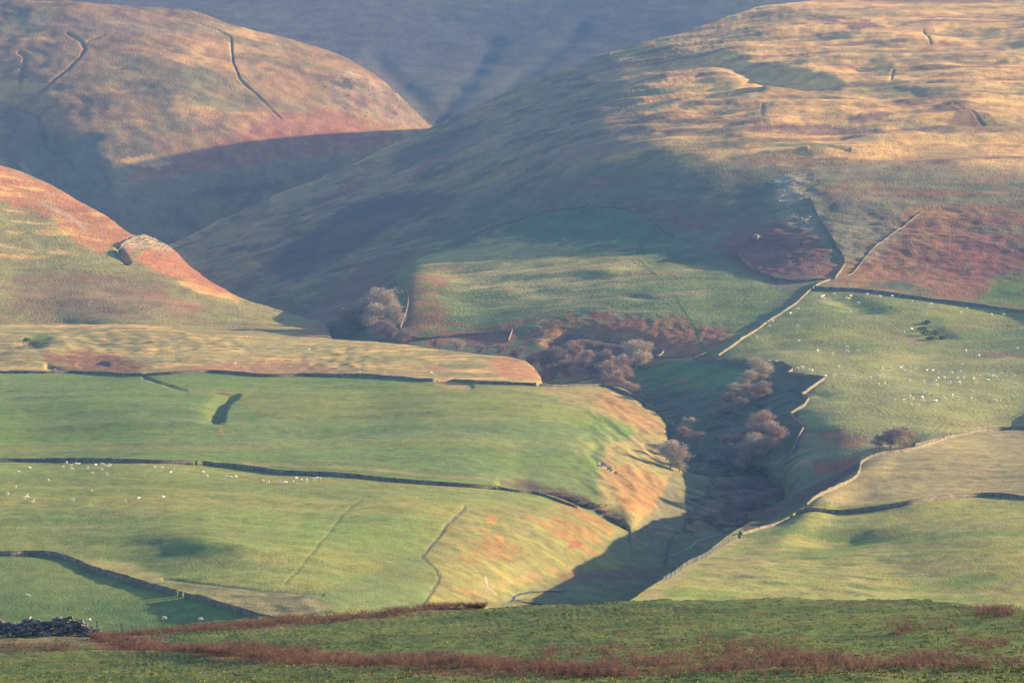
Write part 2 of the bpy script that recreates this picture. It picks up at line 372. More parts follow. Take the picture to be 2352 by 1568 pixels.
# ---- the broad fell V with the far fields and the gill
make_layer('V', [(-700, 760), (0, 680), (200, 630), (395, 557), (520, 500), (650, 440), (800, 378), (900, 330), (1000, 288), (1150, 212), (1300, 158), (1400, 122), (1500, 95), (1600, 62), (1720, 28), (1800, 14), (1900, 0), (2100, -16), (2352, -26), (2700, -20), (3100, 30)],
    [(-700, 860), (0, 860), (500, 840), (700, 860), (1000, 880), (1150, 900), (1240, 960), (1450, 1080), (1560, 1200), (1700, 1240), (1980, 1200), (2050, 1100), (2352, 1060), (3100, 1020)],
    [ # upper fell, lit
     (2200, 50, -.08, .18), (1900, 60, -.05, .18), (1700, 80, .0, .18), (1550, 105, .04, .18), (1430, 130, .10, .2), (2250, 200, -.07, .15), (2000, 260, -.06, .13), (1700, 145, .16, .24), (1600, 250, .02, .15), (1380, 240, .05, .15), (1450, 300, .03, .14), (1300, 290, .09, .18), (1700, 300, .02, .18), (1900, 320, -.05, .12), (2200, 320, -.04, .16), (1600, 330, .0, .12),
     (1890, 185, .40, .26), (1850, 170, .30, .24), (1800, 200, -.10, .16), (1960, 200, -.08, .2), (1450, 180, .08, .18),
     # shaded brow and its left flank
     (1200, 400, .24, .44), (1350, 390, .16, .50), (1500, 385, .14, .52), (1640, 400, .14, .50), (1720, 410, .2, .48), (1760, 440, .24, .46), (1700, 470, .18, .46), (1500, 470, .14, .48), (1300, 470, .18, .44), (1600, 530, .14, .42), (1740, 540, .22, .42), (1450, 540, .13, .38), (1300, 530, .16, .34), (1730, 600, .18, .34), (1640, 580, .14, .36),
     (1100, 350, .36, .28), (1200, 280, .32, .27), (1000, 400, .40, .27), (900, 450, .42, .26), (800, 500, .42, .26), (700, 520, .42, .24), (600, 560, .42, .2), (500, 570, .40, .18), (1000, 520, .40, .28), (900, 600, .42, .26), (750, 640, .42, .24), (650, 660, .34, .18), (1100, 230, .34, .27), (1250, 200, .24, .25), (930, 610, .36, .22),
     # right-hand lit side with bracken
     (1850, 380, -.02, .28), (1840, 440, -.03, .30), (1850, 520, -.05, .24), (2000, 420, -.10, .28), (2200, 420, -.12, .27), (2250, 550, -.10, .27), (2050, 550, -.06, .27), (1900, 600, .0, .22), (2200, 640, -.03, .22), (1790, 590, .12, .2),
     # bench, lit
     (1100, 600, -.18, .20), (1250, 590, -.12, .16), (1400, 600, -.10, .16), (1550, 620, -.05, .15), (1200, 680, -.18, .20), (1400, 700, -.10, .18), (1600, 700, -.02, .16), (1010, 625, -.26, .24), (1300, 745, -.08, .20), (1100, 740, -.22, .26), (1600, 770, .0, .16), (990, 690, -.28, .28), (980, 750, -.22, .28), (1050, 780, -.18, .26), (890, 690, .40, .12), (870, 750, .4, .10), (1750, 680, .0, .12), (1700, 760, .04, .10), (1790, 700, .14, .10), (1740, 745, .16, .1),
     (1050, 680, -.26, .25), (1300, 800, .06, .3), (1450, 805, .04, .3), (1200, 560, .0, .18), (1080, 565, .0, .2), (1000, 590, .0, .22), (920, 620, .36, .14),
     # far fields
     (1950, 700, .03, .12), (2200, 760, .02, .10), (2000, 780, .01, .06), (2250, 850, 0, .02), (1900, 850, 0, .02), (2100, 900, 0, .01), (2200, 950, .0, .03), (1950, 950, 0, .0), (1780, 800, .0, .04), (2100, 1000, -.01, .03),
     # gill
     (1860, 850, .30, .16), (1800, 900, .36, .18), (1780, 960, .40, .16), (1830, 1010, .42, .1), (1700, 880, .2, .3), (1600, 870, .05, .13), (1500, 850, .0, .14), (1600, 900, .12, .2), (1500, 900, .05, .14), (1600, 960, .05, .05), (1600, 1040, .05, .02), (1700, 1000, .3, .1), (1750, 1060, .3, .1), (1400, 860, .0, .1), (1500, 1000, .0, .05),
     (1900, 1040, .04, .14), (1920, 1060, .02, .22), (2050, 1030, .02, .14), (1840, 1080, .1, .22)],
    [(1650, 800, 2150), (1300, 350, 2720), (2000, 100, 3350), (1400, 130, 3420), (1200, 195, 3470), (1000, 295, 3490), (420, 560, 3050), (700, 730, 2480), (2300, 700, 2330), (2000, 830, 2050), (2300, 980, 1780), (1850, 980, 1770), (1600, 1090, 1760), (1300, 840, 2200)],
    [(300, 3, 21), (110, 1.6, 22), (42, .7, 23), (16, .22, 24), (7, .07, 25)],
    [('rough', 1900, 160, 700, 170, 75, 3.6), ('rough', 1500, 230, 420, 120, 34, 1.8), ('rough', 2000, 250, 600, 110, 28, 1.0), ('rough', 2000, 150, 700, 160, 14, .45), ('rough', 850, 480, 420, 160, 48, 1.6), ('rough', 1250, 640, 260, 60, 30, .9), ('rough', 1840, 460, 60, 90, 12, 1.2), ('rough', 2100, 560, 330, 110, 7, .5), ('rough', 1450, 765, 260, 40, 5, .4), ('rough', 1740, 590, 100, 60, 6, .4), ('rough', 2100, 520, 300, 110, 22, .7),
     ('bump', 1815, 185, 85, 22, 8, -12), ('bump', 1700, 150, 70, 12, 6, -4), ('bump', 1600, 140, 80, 10, -4, -3), ('cut', [(2052, 158), (2047, 183)], 2.4, .9), ('cut', [(1752, 248), (1751, 268)], 3, .8),
     ('cut', [(2120, 70), (2138, 95)], 2, .9), ('cut', [(2190, 252), (2230, 268), (2260, 290)], 2, .7),  ('rough', 1900, 180, 900, 190, 7, .28), ('terr', 1900, 190, 800, 170, 85, 30, 8, 1.5, 301), ('terr', 1450, 210, 400, 140, 110, 26, 10, 1.5, 303), ('terr', 850, 480, 460, 190, 120, 30, 14, 1.4, 305), ('terr', 2100, 520, 400, 130, 80, 30, 0, .8, 307), ('bump', 2200, 250, 60, 9, -6, 2.5), ('bump', 2250, 225, 70, 8, 0, 2),
     ('cut', [(1860, 345), (1900, 343), (1950, 347)], 3, 1.5), ('bump', 2100, 240, 60, 10, -4, 3), ('bump', 2120, 285, 90, 8, -4, 2.5), ('bump', 1960, 272, 120, 8, -6, 3), ('bump', 1850, 345, 120, 8, -2, 3), ('bump', 2180, 300, 70, 8, 0, 2.5),
     ('bump', 950, 680, 95, 80, 0, 6), ('bump', 1950, 695, 60, 14, 10, -3.2), ('bump', 1990, 715, 50, 10, 0, -2.5), ('bump', 1460, 690, 36, 7, 6, -1.2), ('bump', 2085, 1012, 60, 12, 0, -6), ('bump', 1940, 840, 700, 12, 0, 1.0), ('bump', 1890, 910, 26, 6, 0, -.8),
     ('bump', 2160, 770, 40, 10, 10, -2.0), ('cut', [(1265, 790), (1300, 775), (1340, 768), (1390, 775), (1450, 780), (1500, 790)], 18, 3)], u0=-300, u1=3100, back=.06)
PAINT['V'] = ((.10, .115, .055), [
    # upper fell: pale moor grass
    ('poly', [(-400, 700), (395, 540), (1000, 250), (1400, 100), (1800, -20), (3200, -100), (3200, 480), (2300, 400), (2000, 370), (1700, 370), (1500, 345), (1200, 400), (900, 520), (500, 640)], TP, 22, 14, .95),
    ('mot', TO, .1, .5, 110, 2.2, 51, (300, 3200, -100, 400)), ('mot', (.17, .085, .055), .12, .7, 70, 2.6, 52, (1000, 3200, -100, 400)), ('mot', GO, .2, .45, 90, 2.4, 53, (900, 3200, -100, 400)), ('mot', TP, .15, .5, 36, 3, 54, (900, 3200, -100, 380)), ('mot', HE, .3, .5, 40, 2.4, 62, (1000, 3200, -100, 400)),
    ('blob', 1960, 55, 70, 16, 4, (.14, .07, .055), .5, .8), ('blob', 1900, 45, 50, 9, 4, (.14, .07, .055), .5, .7), ('blob', 2230, 75, 80, 12, 0, GO, .5, .6), ('blob', 2020, 110, 130, 14, 0, GO, .6, .5),
    ('blob', 2100, 240, 70, 14, -4, (.16, .085, .06), .4, .8), ('blob', 2230, 290, 80, 26, 6, (.17, .075, .05), .4, .85), ('blob', 2010, 195, 70, 20, 0, GO, .5, .6), ('blob', 1700, 250, 90, 12, -5, GO, .5, .5), ('blob', 1500, 210, 80, 18, -10, GO, .6, .7),
    ('blob', 1650, 235, 140, 14, 0, (.17, .10, .07), .7, .6), ('blob', 1900, 300, 260, 8, 2, (.17, .09, .065), .6, .8), ('blob', 2010, 275, 80, 7, -6, (.15, .075, .06), .5, .8), ('blob', 2150, 305, 120, 8, 5, (.15, .085, .065), .5, .6), ('blob', 1860, 335, 120, 12, 4, GO, .5, .8),
    ('blob', 1740, 345, 130, 7, 0, TP, .4, .9), ('blob', 1960, 355, 120, 8, 0, TP, .4, .9), ('blob', 2200, 350, 140, 16, 4, TN, .6, .7), ('blob', 2250, 300, 140, 40, 0, TO, .7, .4),
    # left flank, dark heather streaks, green and rust strips
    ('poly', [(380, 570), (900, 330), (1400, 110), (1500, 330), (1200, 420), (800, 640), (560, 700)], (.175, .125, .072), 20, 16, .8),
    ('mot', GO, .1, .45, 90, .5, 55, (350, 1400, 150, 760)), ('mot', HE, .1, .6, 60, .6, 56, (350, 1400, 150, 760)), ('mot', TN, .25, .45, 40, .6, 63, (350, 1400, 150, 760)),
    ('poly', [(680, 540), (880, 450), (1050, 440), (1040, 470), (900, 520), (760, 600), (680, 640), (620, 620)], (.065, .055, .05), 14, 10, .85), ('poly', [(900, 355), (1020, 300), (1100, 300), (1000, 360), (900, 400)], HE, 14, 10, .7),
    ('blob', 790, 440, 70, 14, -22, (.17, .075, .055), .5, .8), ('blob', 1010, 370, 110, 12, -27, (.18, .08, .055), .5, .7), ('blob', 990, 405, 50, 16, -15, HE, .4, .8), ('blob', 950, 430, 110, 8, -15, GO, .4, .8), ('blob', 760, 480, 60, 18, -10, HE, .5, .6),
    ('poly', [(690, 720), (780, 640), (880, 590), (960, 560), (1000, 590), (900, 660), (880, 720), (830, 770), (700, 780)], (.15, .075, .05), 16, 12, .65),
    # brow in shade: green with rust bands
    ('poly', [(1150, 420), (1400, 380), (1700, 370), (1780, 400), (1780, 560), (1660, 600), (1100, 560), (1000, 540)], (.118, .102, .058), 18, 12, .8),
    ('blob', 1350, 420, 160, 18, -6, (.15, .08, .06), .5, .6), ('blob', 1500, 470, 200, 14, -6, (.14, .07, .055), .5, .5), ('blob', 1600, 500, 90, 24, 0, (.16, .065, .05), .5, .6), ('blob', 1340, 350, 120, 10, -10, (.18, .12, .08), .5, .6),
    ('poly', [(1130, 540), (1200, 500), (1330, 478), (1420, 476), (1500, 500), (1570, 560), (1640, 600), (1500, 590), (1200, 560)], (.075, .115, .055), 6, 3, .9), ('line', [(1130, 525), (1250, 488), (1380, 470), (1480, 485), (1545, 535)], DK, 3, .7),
    # bracken side right
    ('poly', [(1800, 385), (1900, 370), (2400, 380), (3200, 380), (3200, 500), (2400, 430), (2100, 420), (1850, 440)], (.22, .165, .085), 16, 12, .75),
    ('poly', [(1860, 430), (2100, 425), (2400, 430), (3200, 500), (3200, 720), (2360, 700), (2100, 668), (1920, 650), (1960, 560), (2000, 500), (1900, 470)], (.19, .078, .042), 26, 34, .85),
    ('mot', OR, .1, .6, 40, 2, 57, (1850, 3200, 400, 690)), ('mot', GO, .12, .75, 55, 2.2, 58, (1780, 3200, 380, 700)), ('poly', [(1920, 440), (2060, 440), (2080, 520), (1990, 600), (1930, 600), (1900, 540)], (.19, .155, .085), 16, 16, .7), ('blob', 2050, 470, 70, 20, 0, GO, .7, .6), ('blob', 2230, 590, 140, 60, 0, (.17, .06, .045), .6, .6),
    ('poly', [(1780, 400), (1840, 388), (1880, 440), (1890, 520), (1900, 580), (1800, 590), (1790, 500)], (.20, .17, .10), 14, 16, .7), ('blob', 1825, 425, 30, 30, 0, RK, .8, .5),
    ('poly', [(1690, 520), (1790, 500), (1900, 560), (1925, 640), (1780, 655), (1720, 630), (1660, 590), (1650, 560)], (.15, .062, .045), 12, 12, .85), ('blob', 1737, 538, 9, 8, 0, RK, .5, .8),
    ('poly', [(2250, 690), (2290, 640), (2352, 625), (2352, 700)], G, 8, 6, .9), ('line', [(2275, 690), (2280, 640), (2320, 625)], G, 6, .6),
    # lit bench
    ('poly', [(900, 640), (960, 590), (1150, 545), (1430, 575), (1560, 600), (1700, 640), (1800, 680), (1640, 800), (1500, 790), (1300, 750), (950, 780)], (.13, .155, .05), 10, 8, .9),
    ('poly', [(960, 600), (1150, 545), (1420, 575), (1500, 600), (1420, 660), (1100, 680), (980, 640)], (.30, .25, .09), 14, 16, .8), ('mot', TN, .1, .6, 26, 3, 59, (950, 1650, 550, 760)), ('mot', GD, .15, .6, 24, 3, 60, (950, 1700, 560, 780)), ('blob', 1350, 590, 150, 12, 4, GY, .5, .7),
    ('poly', [(925, 655), (980, 640), (1035, 645), (1030, 665), (1000, 690), (1030, 720), (1040, 750), (950, 780), (925, 760), (945, 700)], RD, 12, 36, .68), ('mot', G, .3, .7, 18, 3, 61, (930, 1040, 660, 780)),
    ('poly', [(1000, 770), (1150, 755), (1250, 730), (1330, 722), (1240, 740), (1180, 760), (1200, 790), (1000, 800), (940, 790)], RD, 6, 12, .85), ('poly', [(1290, 735), (1370, 728), (1500, 740), (1600, 745), (1680, 762), (1690, 785), (1640, 812), (1560, 818), (1480, 812), (1440, 790), (1340, 765), (1250, 790), (1200, 800), (1190, 780)], RD, 6, 14, .92), ('mot', OR, .12, .6, 18, 2.5, 64, (1180, 1700, 725, 820)), ('mot', G, .33, .8, 22, 3, 65, (1180, 1700, 725, 820)),
    ('line', [(1555, 690), (1590, 740), (1622, 812)], G, 5, .8), ('line', [(1550, 690), (1590, 745), (1618, 805)], DK, 2.2, .7), ('line', [(1470, 600), (1500, 630), (1530, 660)], GD, 3, .6), ('line', [(1690, 570), (1660, 590)], DK, 3, .4),
    # far fields
    ('poly', [(1880, 668), (2352, 710), (3200, 760), (3200, 1040), (2352, 985), (2150, 990), (2000, 1010), (1850, 985), (1820, 960), (1890, 880), (1800, 835), (1640, 815), (1780, 720)], (.140, .152, .052), 5, 2, 1),
    ('mot', GY, .0, .6, 90, 2, 66, (1640, 3200, 690, 990)), ('mot', G, .1, .6, 40, 2, 67, (1640, 3200, 680, 820)), ('blob', 2080, 828, 190, 9, 2, (.21, .13, .07), .7, .8), ('blob', 2290, 820, 60, 10, 0, (.19, .11, .07), .7, .7), ('blob', 2070, 780, 50, 14, 0, (.2, .12, .07), .7, .6), ('poly', [(1640, 815), (1800, 800), (2352, 830), (3200, 850), (3200, 1000), (1850, 985), (1820, 960), (1890, 880), (1800, 835)], (.190, .190, .065), 8, 3, .85),
    ('blob', 1990, 715, 80, 14, 3, (.06, .09, .04), .6, .8), ('blob', 2150, 765, 40, 24, 10, (.06, .09, .04), .7, .6), ('blob', 1900, 910, 40, 10, 0, GD, .6, .6), ('blob', 2240, 970, 100, 12, 0, (.14, .12, .06), .6, .7), ('blob', 1980, 910, 40, 6, 0, TO, .6, .6),
    # triangle with bracken
    ('poly', [(1850, 992), (2000, 992), (2080, 1005), (2160, 1000), (1990, 1050), (1960, 1080), (1880, 1085), (1815, 1050)], (.15, .14, .065), 5, 3, 1), ('poly', [(1880, 992), (1980, 995), (2000, 1010), (1950, 1030), (1900, 1020)], RD, 6, 12, .8), ('poly', [(1870, 1065), (1960, 1050), (1985, 1045), (1950, 1085), (1880, 1088)], RD, 5, 8, .9), ('blob', 1830, 1060, 20, 12, 0, OR, .8, .5),
    # gill
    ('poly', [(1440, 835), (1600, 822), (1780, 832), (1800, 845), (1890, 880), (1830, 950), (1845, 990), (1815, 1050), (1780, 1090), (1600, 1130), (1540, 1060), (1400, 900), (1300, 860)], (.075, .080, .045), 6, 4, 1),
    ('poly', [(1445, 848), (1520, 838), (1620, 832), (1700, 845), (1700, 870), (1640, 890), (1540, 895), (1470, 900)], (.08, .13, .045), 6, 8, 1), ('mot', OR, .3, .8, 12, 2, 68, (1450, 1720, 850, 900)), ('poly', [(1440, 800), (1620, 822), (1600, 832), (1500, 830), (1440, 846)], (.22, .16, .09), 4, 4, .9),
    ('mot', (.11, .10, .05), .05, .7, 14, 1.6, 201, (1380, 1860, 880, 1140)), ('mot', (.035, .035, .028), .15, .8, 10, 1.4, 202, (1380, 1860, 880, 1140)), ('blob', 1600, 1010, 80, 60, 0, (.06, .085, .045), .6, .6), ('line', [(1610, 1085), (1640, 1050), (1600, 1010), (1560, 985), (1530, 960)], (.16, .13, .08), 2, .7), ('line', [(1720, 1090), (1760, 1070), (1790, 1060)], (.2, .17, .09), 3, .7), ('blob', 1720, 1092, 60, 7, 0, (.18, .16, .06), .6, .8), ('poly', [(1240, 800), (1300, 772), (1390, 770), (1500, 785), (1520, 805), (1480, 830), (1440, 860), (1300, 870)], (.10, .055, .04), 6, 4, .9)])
# ---- left fell B2
make_layer('B2', [(-700, 180), (-200, 320), (0, 378), (80, 408), (160, 452), (250, 505), (310, 545), (330, 540), (345, 545), (400, 577), (440, 620), (500, 660), (560, 690), (640, 712), (700, 730), (735, 738), (765, 778), (800, 830), (900, 860), (1300, 900), (3100, 1000)],
    [(-700, 800), (700, 810), (800, 850), (900, 880), (1300, 920), (3100, 1020)],
    [(50, 450, -.38, .20), (200, 520, -.40, .16), (330, 560, -.45, .14), (400, 600, -.45, .10), (480, 660, -.36, .06), (560, 700, -.30, .04), (100, 560, -.20, .20), (250, 600, -.22, .14), (400, 650, -.20, .08), (100, 640, -.10, .14), (300, 660, -.10, .10), (500, 720, -.12, .07), (650, 740, -.2, .07), (740, 765, -.35, .1), (100, 720, -.03, .10), (300, 730, -.03, .09), (500, 750, -.08, .09), (0, 380, -.38, .22)],
    [(330, 545, 2640), (0, 380, 2800), (700, 740, 2440), (0, 740, 2360), (300, 750, 2370)],
    [(200, 2, 71), (60, .8, 72), (22, .35, 73), (9, .12, 74)],
    [('cut', [(272, 572), (285, 590), (292, 605)], 6, 3), ('rough', 330, 555, 40, 16, 9, 1.2), ('bump', 300, 700, 260, 12, 2, 1.5)], u0=-500, u1=1400)
PAINT['B2'] = ((.190, .170, .060), [('mot', TO, .0, .6, 60, 2, 75, (-700, 900, 300, 900)), ('mot', BR, .3, .5, 20, 2.5, 76, (-700, 800, 620, 780)),
    ('poly', [(-700, 100), (0, 370), (160, 445), (330, 535), (300, 590), (278, 592), (262, 570), (230, 585), (190, 560), (150, 530), (120, 505), (40, 480), (-100, 440), (-700, 300)], (.33, .145, .062), 6, 10, .95),
    ('poly', [(310, 600), (330, 570), (400, 575), (440, 612), (500, 655), (562, 692), (500, 680), (450, 662), (400, 645), (360, 625)], (.35, .14, .06), 6, 6, .95), ('poly', [(400, 645), (470, 665), (560, 692), (545, 698), (440, 675)], TP, 5, 4, .6),
    ('mot', TP, .25, .55, 22, 2, 77, (-700, 400, 300, 600)), ('line', [(100, 470), (160, 500), (200, 530)], RK, 5, .5), ('poly', [(268, 572), (300, 552), (318, 541), (345, 541), (395, 575), (380, 585), (330, 572), (300, 580), (285, 582)], (.31, .22, .14), 5, 8, .7),
    ('poly', [(30, 630), (200, 628), (360, 650), (420, 690), (480, 715), (440, 730), (300, 725), (30, 735)], (.18, .115, .062), 12, 16, .75), ('blob', 380, 690, 110, 14, 10, (.2, .10, .06), .7, .7), ('poly', [(690, 742), (735, 745), (762, 778), (700, 778), (660, 765)], (.22, .12, .065), 8, 6, .7), ('line', [(457, 700), (458, 725)], TO, 2, .5)])
# ---- tan pasture B1
make_layer('B1', [(-700, 748), (0, 742), (150, 740), (250, 742), (350, 745), (500, 748), (600, 760), (700, 774), (860, 785), (1000, 800), (1100, 812), (1180, 820), (1215, 832), (1238, 856), (1246, 880), (1262, 900), (1280, 910), (1500, 980), (3100, 1100)],
    [(-700, 900), (900, 905), (1200, 920), (1280, 940), (1500, 1000), (3100, 1120)],
    [(100, 760, .0, .02), (300, 800, .02, .10), (100, 840, .03, .12), (500, 780, -.03, .04), (500, 830, .0, .07), (800, 800, -.05, .03), (800, 850, -.04, .05), (1000, 830, -.07, .02), (1150, 850, -.12, .03), (1210, 850, -.3, .05), (700, 870, 0, .05), (200, 870, 0, .04)],
    [(500, 858, 2085), (0, 858, 2085), (1200, 872, 2015), (600, 762, 2330), (0, 745, 2330), (1150, 822, 2170)],
    [(150, 1.2, 81), (45, .5, 82), (18, .3, 83), (7, .1, 84)],
    [('cut', [(110, 840), (160, 853), (230, 862), (260, 864)], 6, 1.6), ('bump', 85, 785, 36, 12, 0, -2.2), ('rough', 300, 790, 300, 30, 9, .8), ('rough', 780, 822, 110, 28, 7, .8), ('rough', 600, 845, 600, 20, 5, .25), ('cut', [(180, 838), (230, 835), (245, 838)], 5, 1.0)], u0=-500, u1=1900, umax=1262)
PAINT['B1'] = ((.255, .205, .075), [('mot', TO, .0, .6, 30, 3, 85, (-700, 1300, 700, 900)), ('mot', TP, .2, .6, 16, 3, 86, (-700, 1300, 700, 900)), ('mot', GO, .15, .5, 24, 2, 87, (-700, 1300, 700, 900)),
    ('poly', [(100, 815), (170, 812), (260, 818), (330, 840), (300, 855), (200, 852), (110, 835)], BR, 8, 10, .85), ('blob', 85, 785, 34, 16, 0, (.05, .07, .035), .5, .9), ('blob', 90, 770, 60, 10, 0, G, .6, .6),
    ('poly', [(370, 862), (450, 840), (560, 828), (700, 830), (760, 840), (820, 862), (700, 868), (520, 866)], (.25, .135, .065), 8, 10, .85), ('blob', 720, 856, 60, 6, 0, GO, .6, .4), ('blob', 1000, 845, 70, 12, 4, (.30, .16, .075), .5, .7), ('blob', 890, 862, 120, 6, 0, (.28, .16, .08), .5, .7), ('poly', [(1130, 820), (1185, 818), (1236, 850), (1240, 872), (1150, 866), (1130, 845)], (.32, .155, .065), 6, 7, .95), ('blob', 200, 748, 220, 5, 1, TP, .5, .6), ('blob', 240, 862, 300, 5, 0, TP, .4, .7)])
# ---- upper pasture A2 with its orange bank
make_layer('A2', [(-700, 850), (0, 855), (200, 852), (330, 860), (500, 856), (620, 864), (750, 866), (1000, 870), (1240, 880), (1400, 884), (1450, 902), (1500, 940), (1528, 972), (1530, 1000), (1545, 1035), (1560, 1066), (1590, 1088), (1650, 1098), (1760, 1098), (1900, 1140), (3100, 1240)],
    [(-700, 1100), (0, 1100), (900, 1120), (1150, 1150), (1300, 1200), (1420, 1260), (1560, 1280), (1700, 1270), (1900, 1250), (3100, 1280)],
    [(200, 900, .0, .02), (200, 950, .06, .11), (300, 985, .06, .11), (200, 890, -.02, .0), (200, 1040, .0, .02), (700, 900, -.02, .01), (700, 965, .04, .10), (700, 1000, .02, .05), (700, 1030, -.01, .00), (1000, 900, .0, .02), (1000, 965, .03, .10), (1200, 985, .04, .10), (1200, 1060, .03, .05), (1000, 1050, .03, .06), (1300, 930, -.05, .04), (1350, 985, -.03, .04), (1420, 930, -.20, .06), (1480, 960, -.26, .05), (1510, 1010, -.30, .05), (1450, 1040, -.22, .04), (1420, 1100, -.26, .03), (1500, 1100, -.22, .03), (1480, 1150, -.20, .04), (1350, 1120, .0, .04), (1560, 1150, -.06, .01), (1600, 1110, .0, .0), (1600, 1200, .0, .0), (1680, 1150, .05, .0), (1750, 1150, .1, .0), (1400, 1180, -.1, .08), (100, 1080, .0, .0), (800, 1080, .0, .0)],
    [(500, 862, 2060), (0, 862, 2060), (1200, 880, 2000), (1400, 890, 1960), (500, 1060, 1590), (0, 1060, 1590), (1150, 1110, 1560), (1540, 1060, 1720), (1600, 1100, 1750), (1600, 1220, 1610), (1500, 1200, 1625), (1420, 1210, 1500)],
    [(220, 1.3, 91), (80, .5, 92), (26, .12, 93), (8, .09, 94), (3.5, .04, 95)],
    [('scarp', [(540, 914), (518, 928), (505, 950), (502, 972)], 36, 9, 2.1), ('cut', [(330, 865), (370, 880), (430, 898), (500, 906), (540, 912)], 4, .9), ('cut', [(1010, 872), (1040, 880), (1075, 884)], 8, 2.2), ('terr', 700, 950, 900, 90, 320, 46, 4, 1.5, 321), ('bump', 700, 1018, 1200, 5, 0, .6), ('bump', 1300, 915, 180, 5, 9, .7),
     ('cut', [(1150, 1112), (1220, 1122), (1290, 1138), (1340, 1162)], 10, 1.3), ('rough', 1460, 1080, 110, 100, 10, .5), ('rough', 1460, 960, 110, 60, 10, .35), ('terr', 1450, 1040, 140, 160, 30, 9, 100, .8, 311), ('cut', [(1380, 1062), (1412, 1080)], 4, 1.0), ('cut', [(1640, 1090), (1620, 1140), (1580, 1190)], 5, .8)], u0=-500, u1=2300)
PAINT['A2'] = (G, [('mot', (.115, .145, .05), .0, .7, 120, 1.6, 95, (-700, 1500, 800, 1200)), ('mot', GD, .15, .5, 60, 1.4, 96, (-700, 1500, 880, 1200)), ('mot', (.15, .15, .055), .2, .4, 7, 1.6, 195, (-700, 1500, 860, 1200)), ('mot', (.06, .10, .03), .25, .4, 6, 1.8, 196, (-700, 1500, 860, 1200)),
    ('poly', [(-700, 1012), (400, 1022), (1000, 1012), (1380, 1016), (1380, 1030), (1000, 1028), (400, 1036), (-700, 1030)], GY, 8, 3, .35), ('poly', [(900, 878), (1240, 882), (1400, 888), (1300, 915), (1000, 900)], GY, 8, 5, .6), ('poly', [(500, 900), (1200, 900), (1400, 960), (1100, 975), (600, 960)], GY, 14, 8, .4),
    ('poly', [(1240, 882), (1400, 884), (1470, 905), (1535, 970), (1560, 1060), (1575, 1090), (1545, 1190), (1480, 1225), (1400, 1225), (1385, 1185), (1368, 1115), (1380, 1065), (1390, 1020), (1460, 1000), (1455, 982), (1380, 955), (1290, 922)], (.200, .160, .060), 7, 5, .95),
    ('poly', [(1340, 905), (1420, 900), (1490, 940), (1530, 975), (1530, 1000), (1460, 975), (1400, 950), (1370, 930)], (.215, .118, .045), 8, 14, .85), ('poly', [(1460, 1000), (1520, 1010), (1545, 1060), (1500, 1060), (1400, 1020)], TO, 6, 6, .7),
    ('poly', [(1385, 1070), (1440, 1075), (1530, 1110), (1560, 1140), (1500, 1180), (1440, 1170), (1410, 1130)], (.215, .112, .042), 7, 14, .85), ('blob', 1390, 1068, 18, 4, 30, RK, .6, .8), ('mot', GO, .2, .5, 14, 2, 97, (1380, 1570, 900, 1200)),
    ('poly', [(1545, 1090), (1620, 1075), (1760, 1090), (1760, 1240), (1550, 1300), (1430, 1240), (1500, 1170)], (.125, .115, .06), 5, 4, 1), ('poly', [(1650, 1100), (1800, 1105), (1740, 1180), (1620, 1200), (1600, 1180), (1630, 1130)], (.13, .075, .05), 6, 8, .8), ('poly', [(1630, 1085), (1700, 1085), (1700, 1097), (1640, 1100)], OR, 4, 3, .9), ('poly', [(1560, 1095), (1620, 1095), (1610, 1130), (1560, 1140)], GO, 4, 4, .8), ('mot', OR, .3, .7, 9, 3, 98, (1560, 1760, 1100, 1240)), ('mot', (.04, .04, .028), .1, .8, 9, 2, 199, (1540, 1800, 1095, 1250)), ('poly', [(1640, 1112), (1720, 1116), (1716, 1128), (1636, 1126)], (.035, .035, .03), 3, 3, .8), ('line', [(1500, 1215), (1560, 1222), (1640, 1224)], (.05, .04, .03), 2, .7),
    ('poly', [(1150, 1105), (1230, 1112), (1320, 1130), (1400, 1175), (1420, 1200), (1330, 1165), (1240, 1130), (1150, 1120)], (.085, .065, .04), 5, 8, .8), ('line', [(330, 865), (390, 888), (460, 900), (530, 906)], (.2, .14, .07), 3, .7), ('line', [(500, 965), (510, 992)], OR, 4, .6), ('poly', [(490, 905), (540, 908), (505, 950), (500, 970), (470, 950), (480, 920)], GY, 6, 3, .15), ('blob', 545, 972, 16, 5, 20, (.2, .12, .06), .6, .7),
    ('line', [(560, 1066), (700, 1075), (850, 1085), (1000, 1098), (1130, 1105)], TO, 3.5, .8), ('line', [(650, 1062), (850, 1076), (1100, 1098)], (.12, .08, .05), 2, .5), ('blob', 870, 1063, 18, 3, 0, DK, .8, .5)])
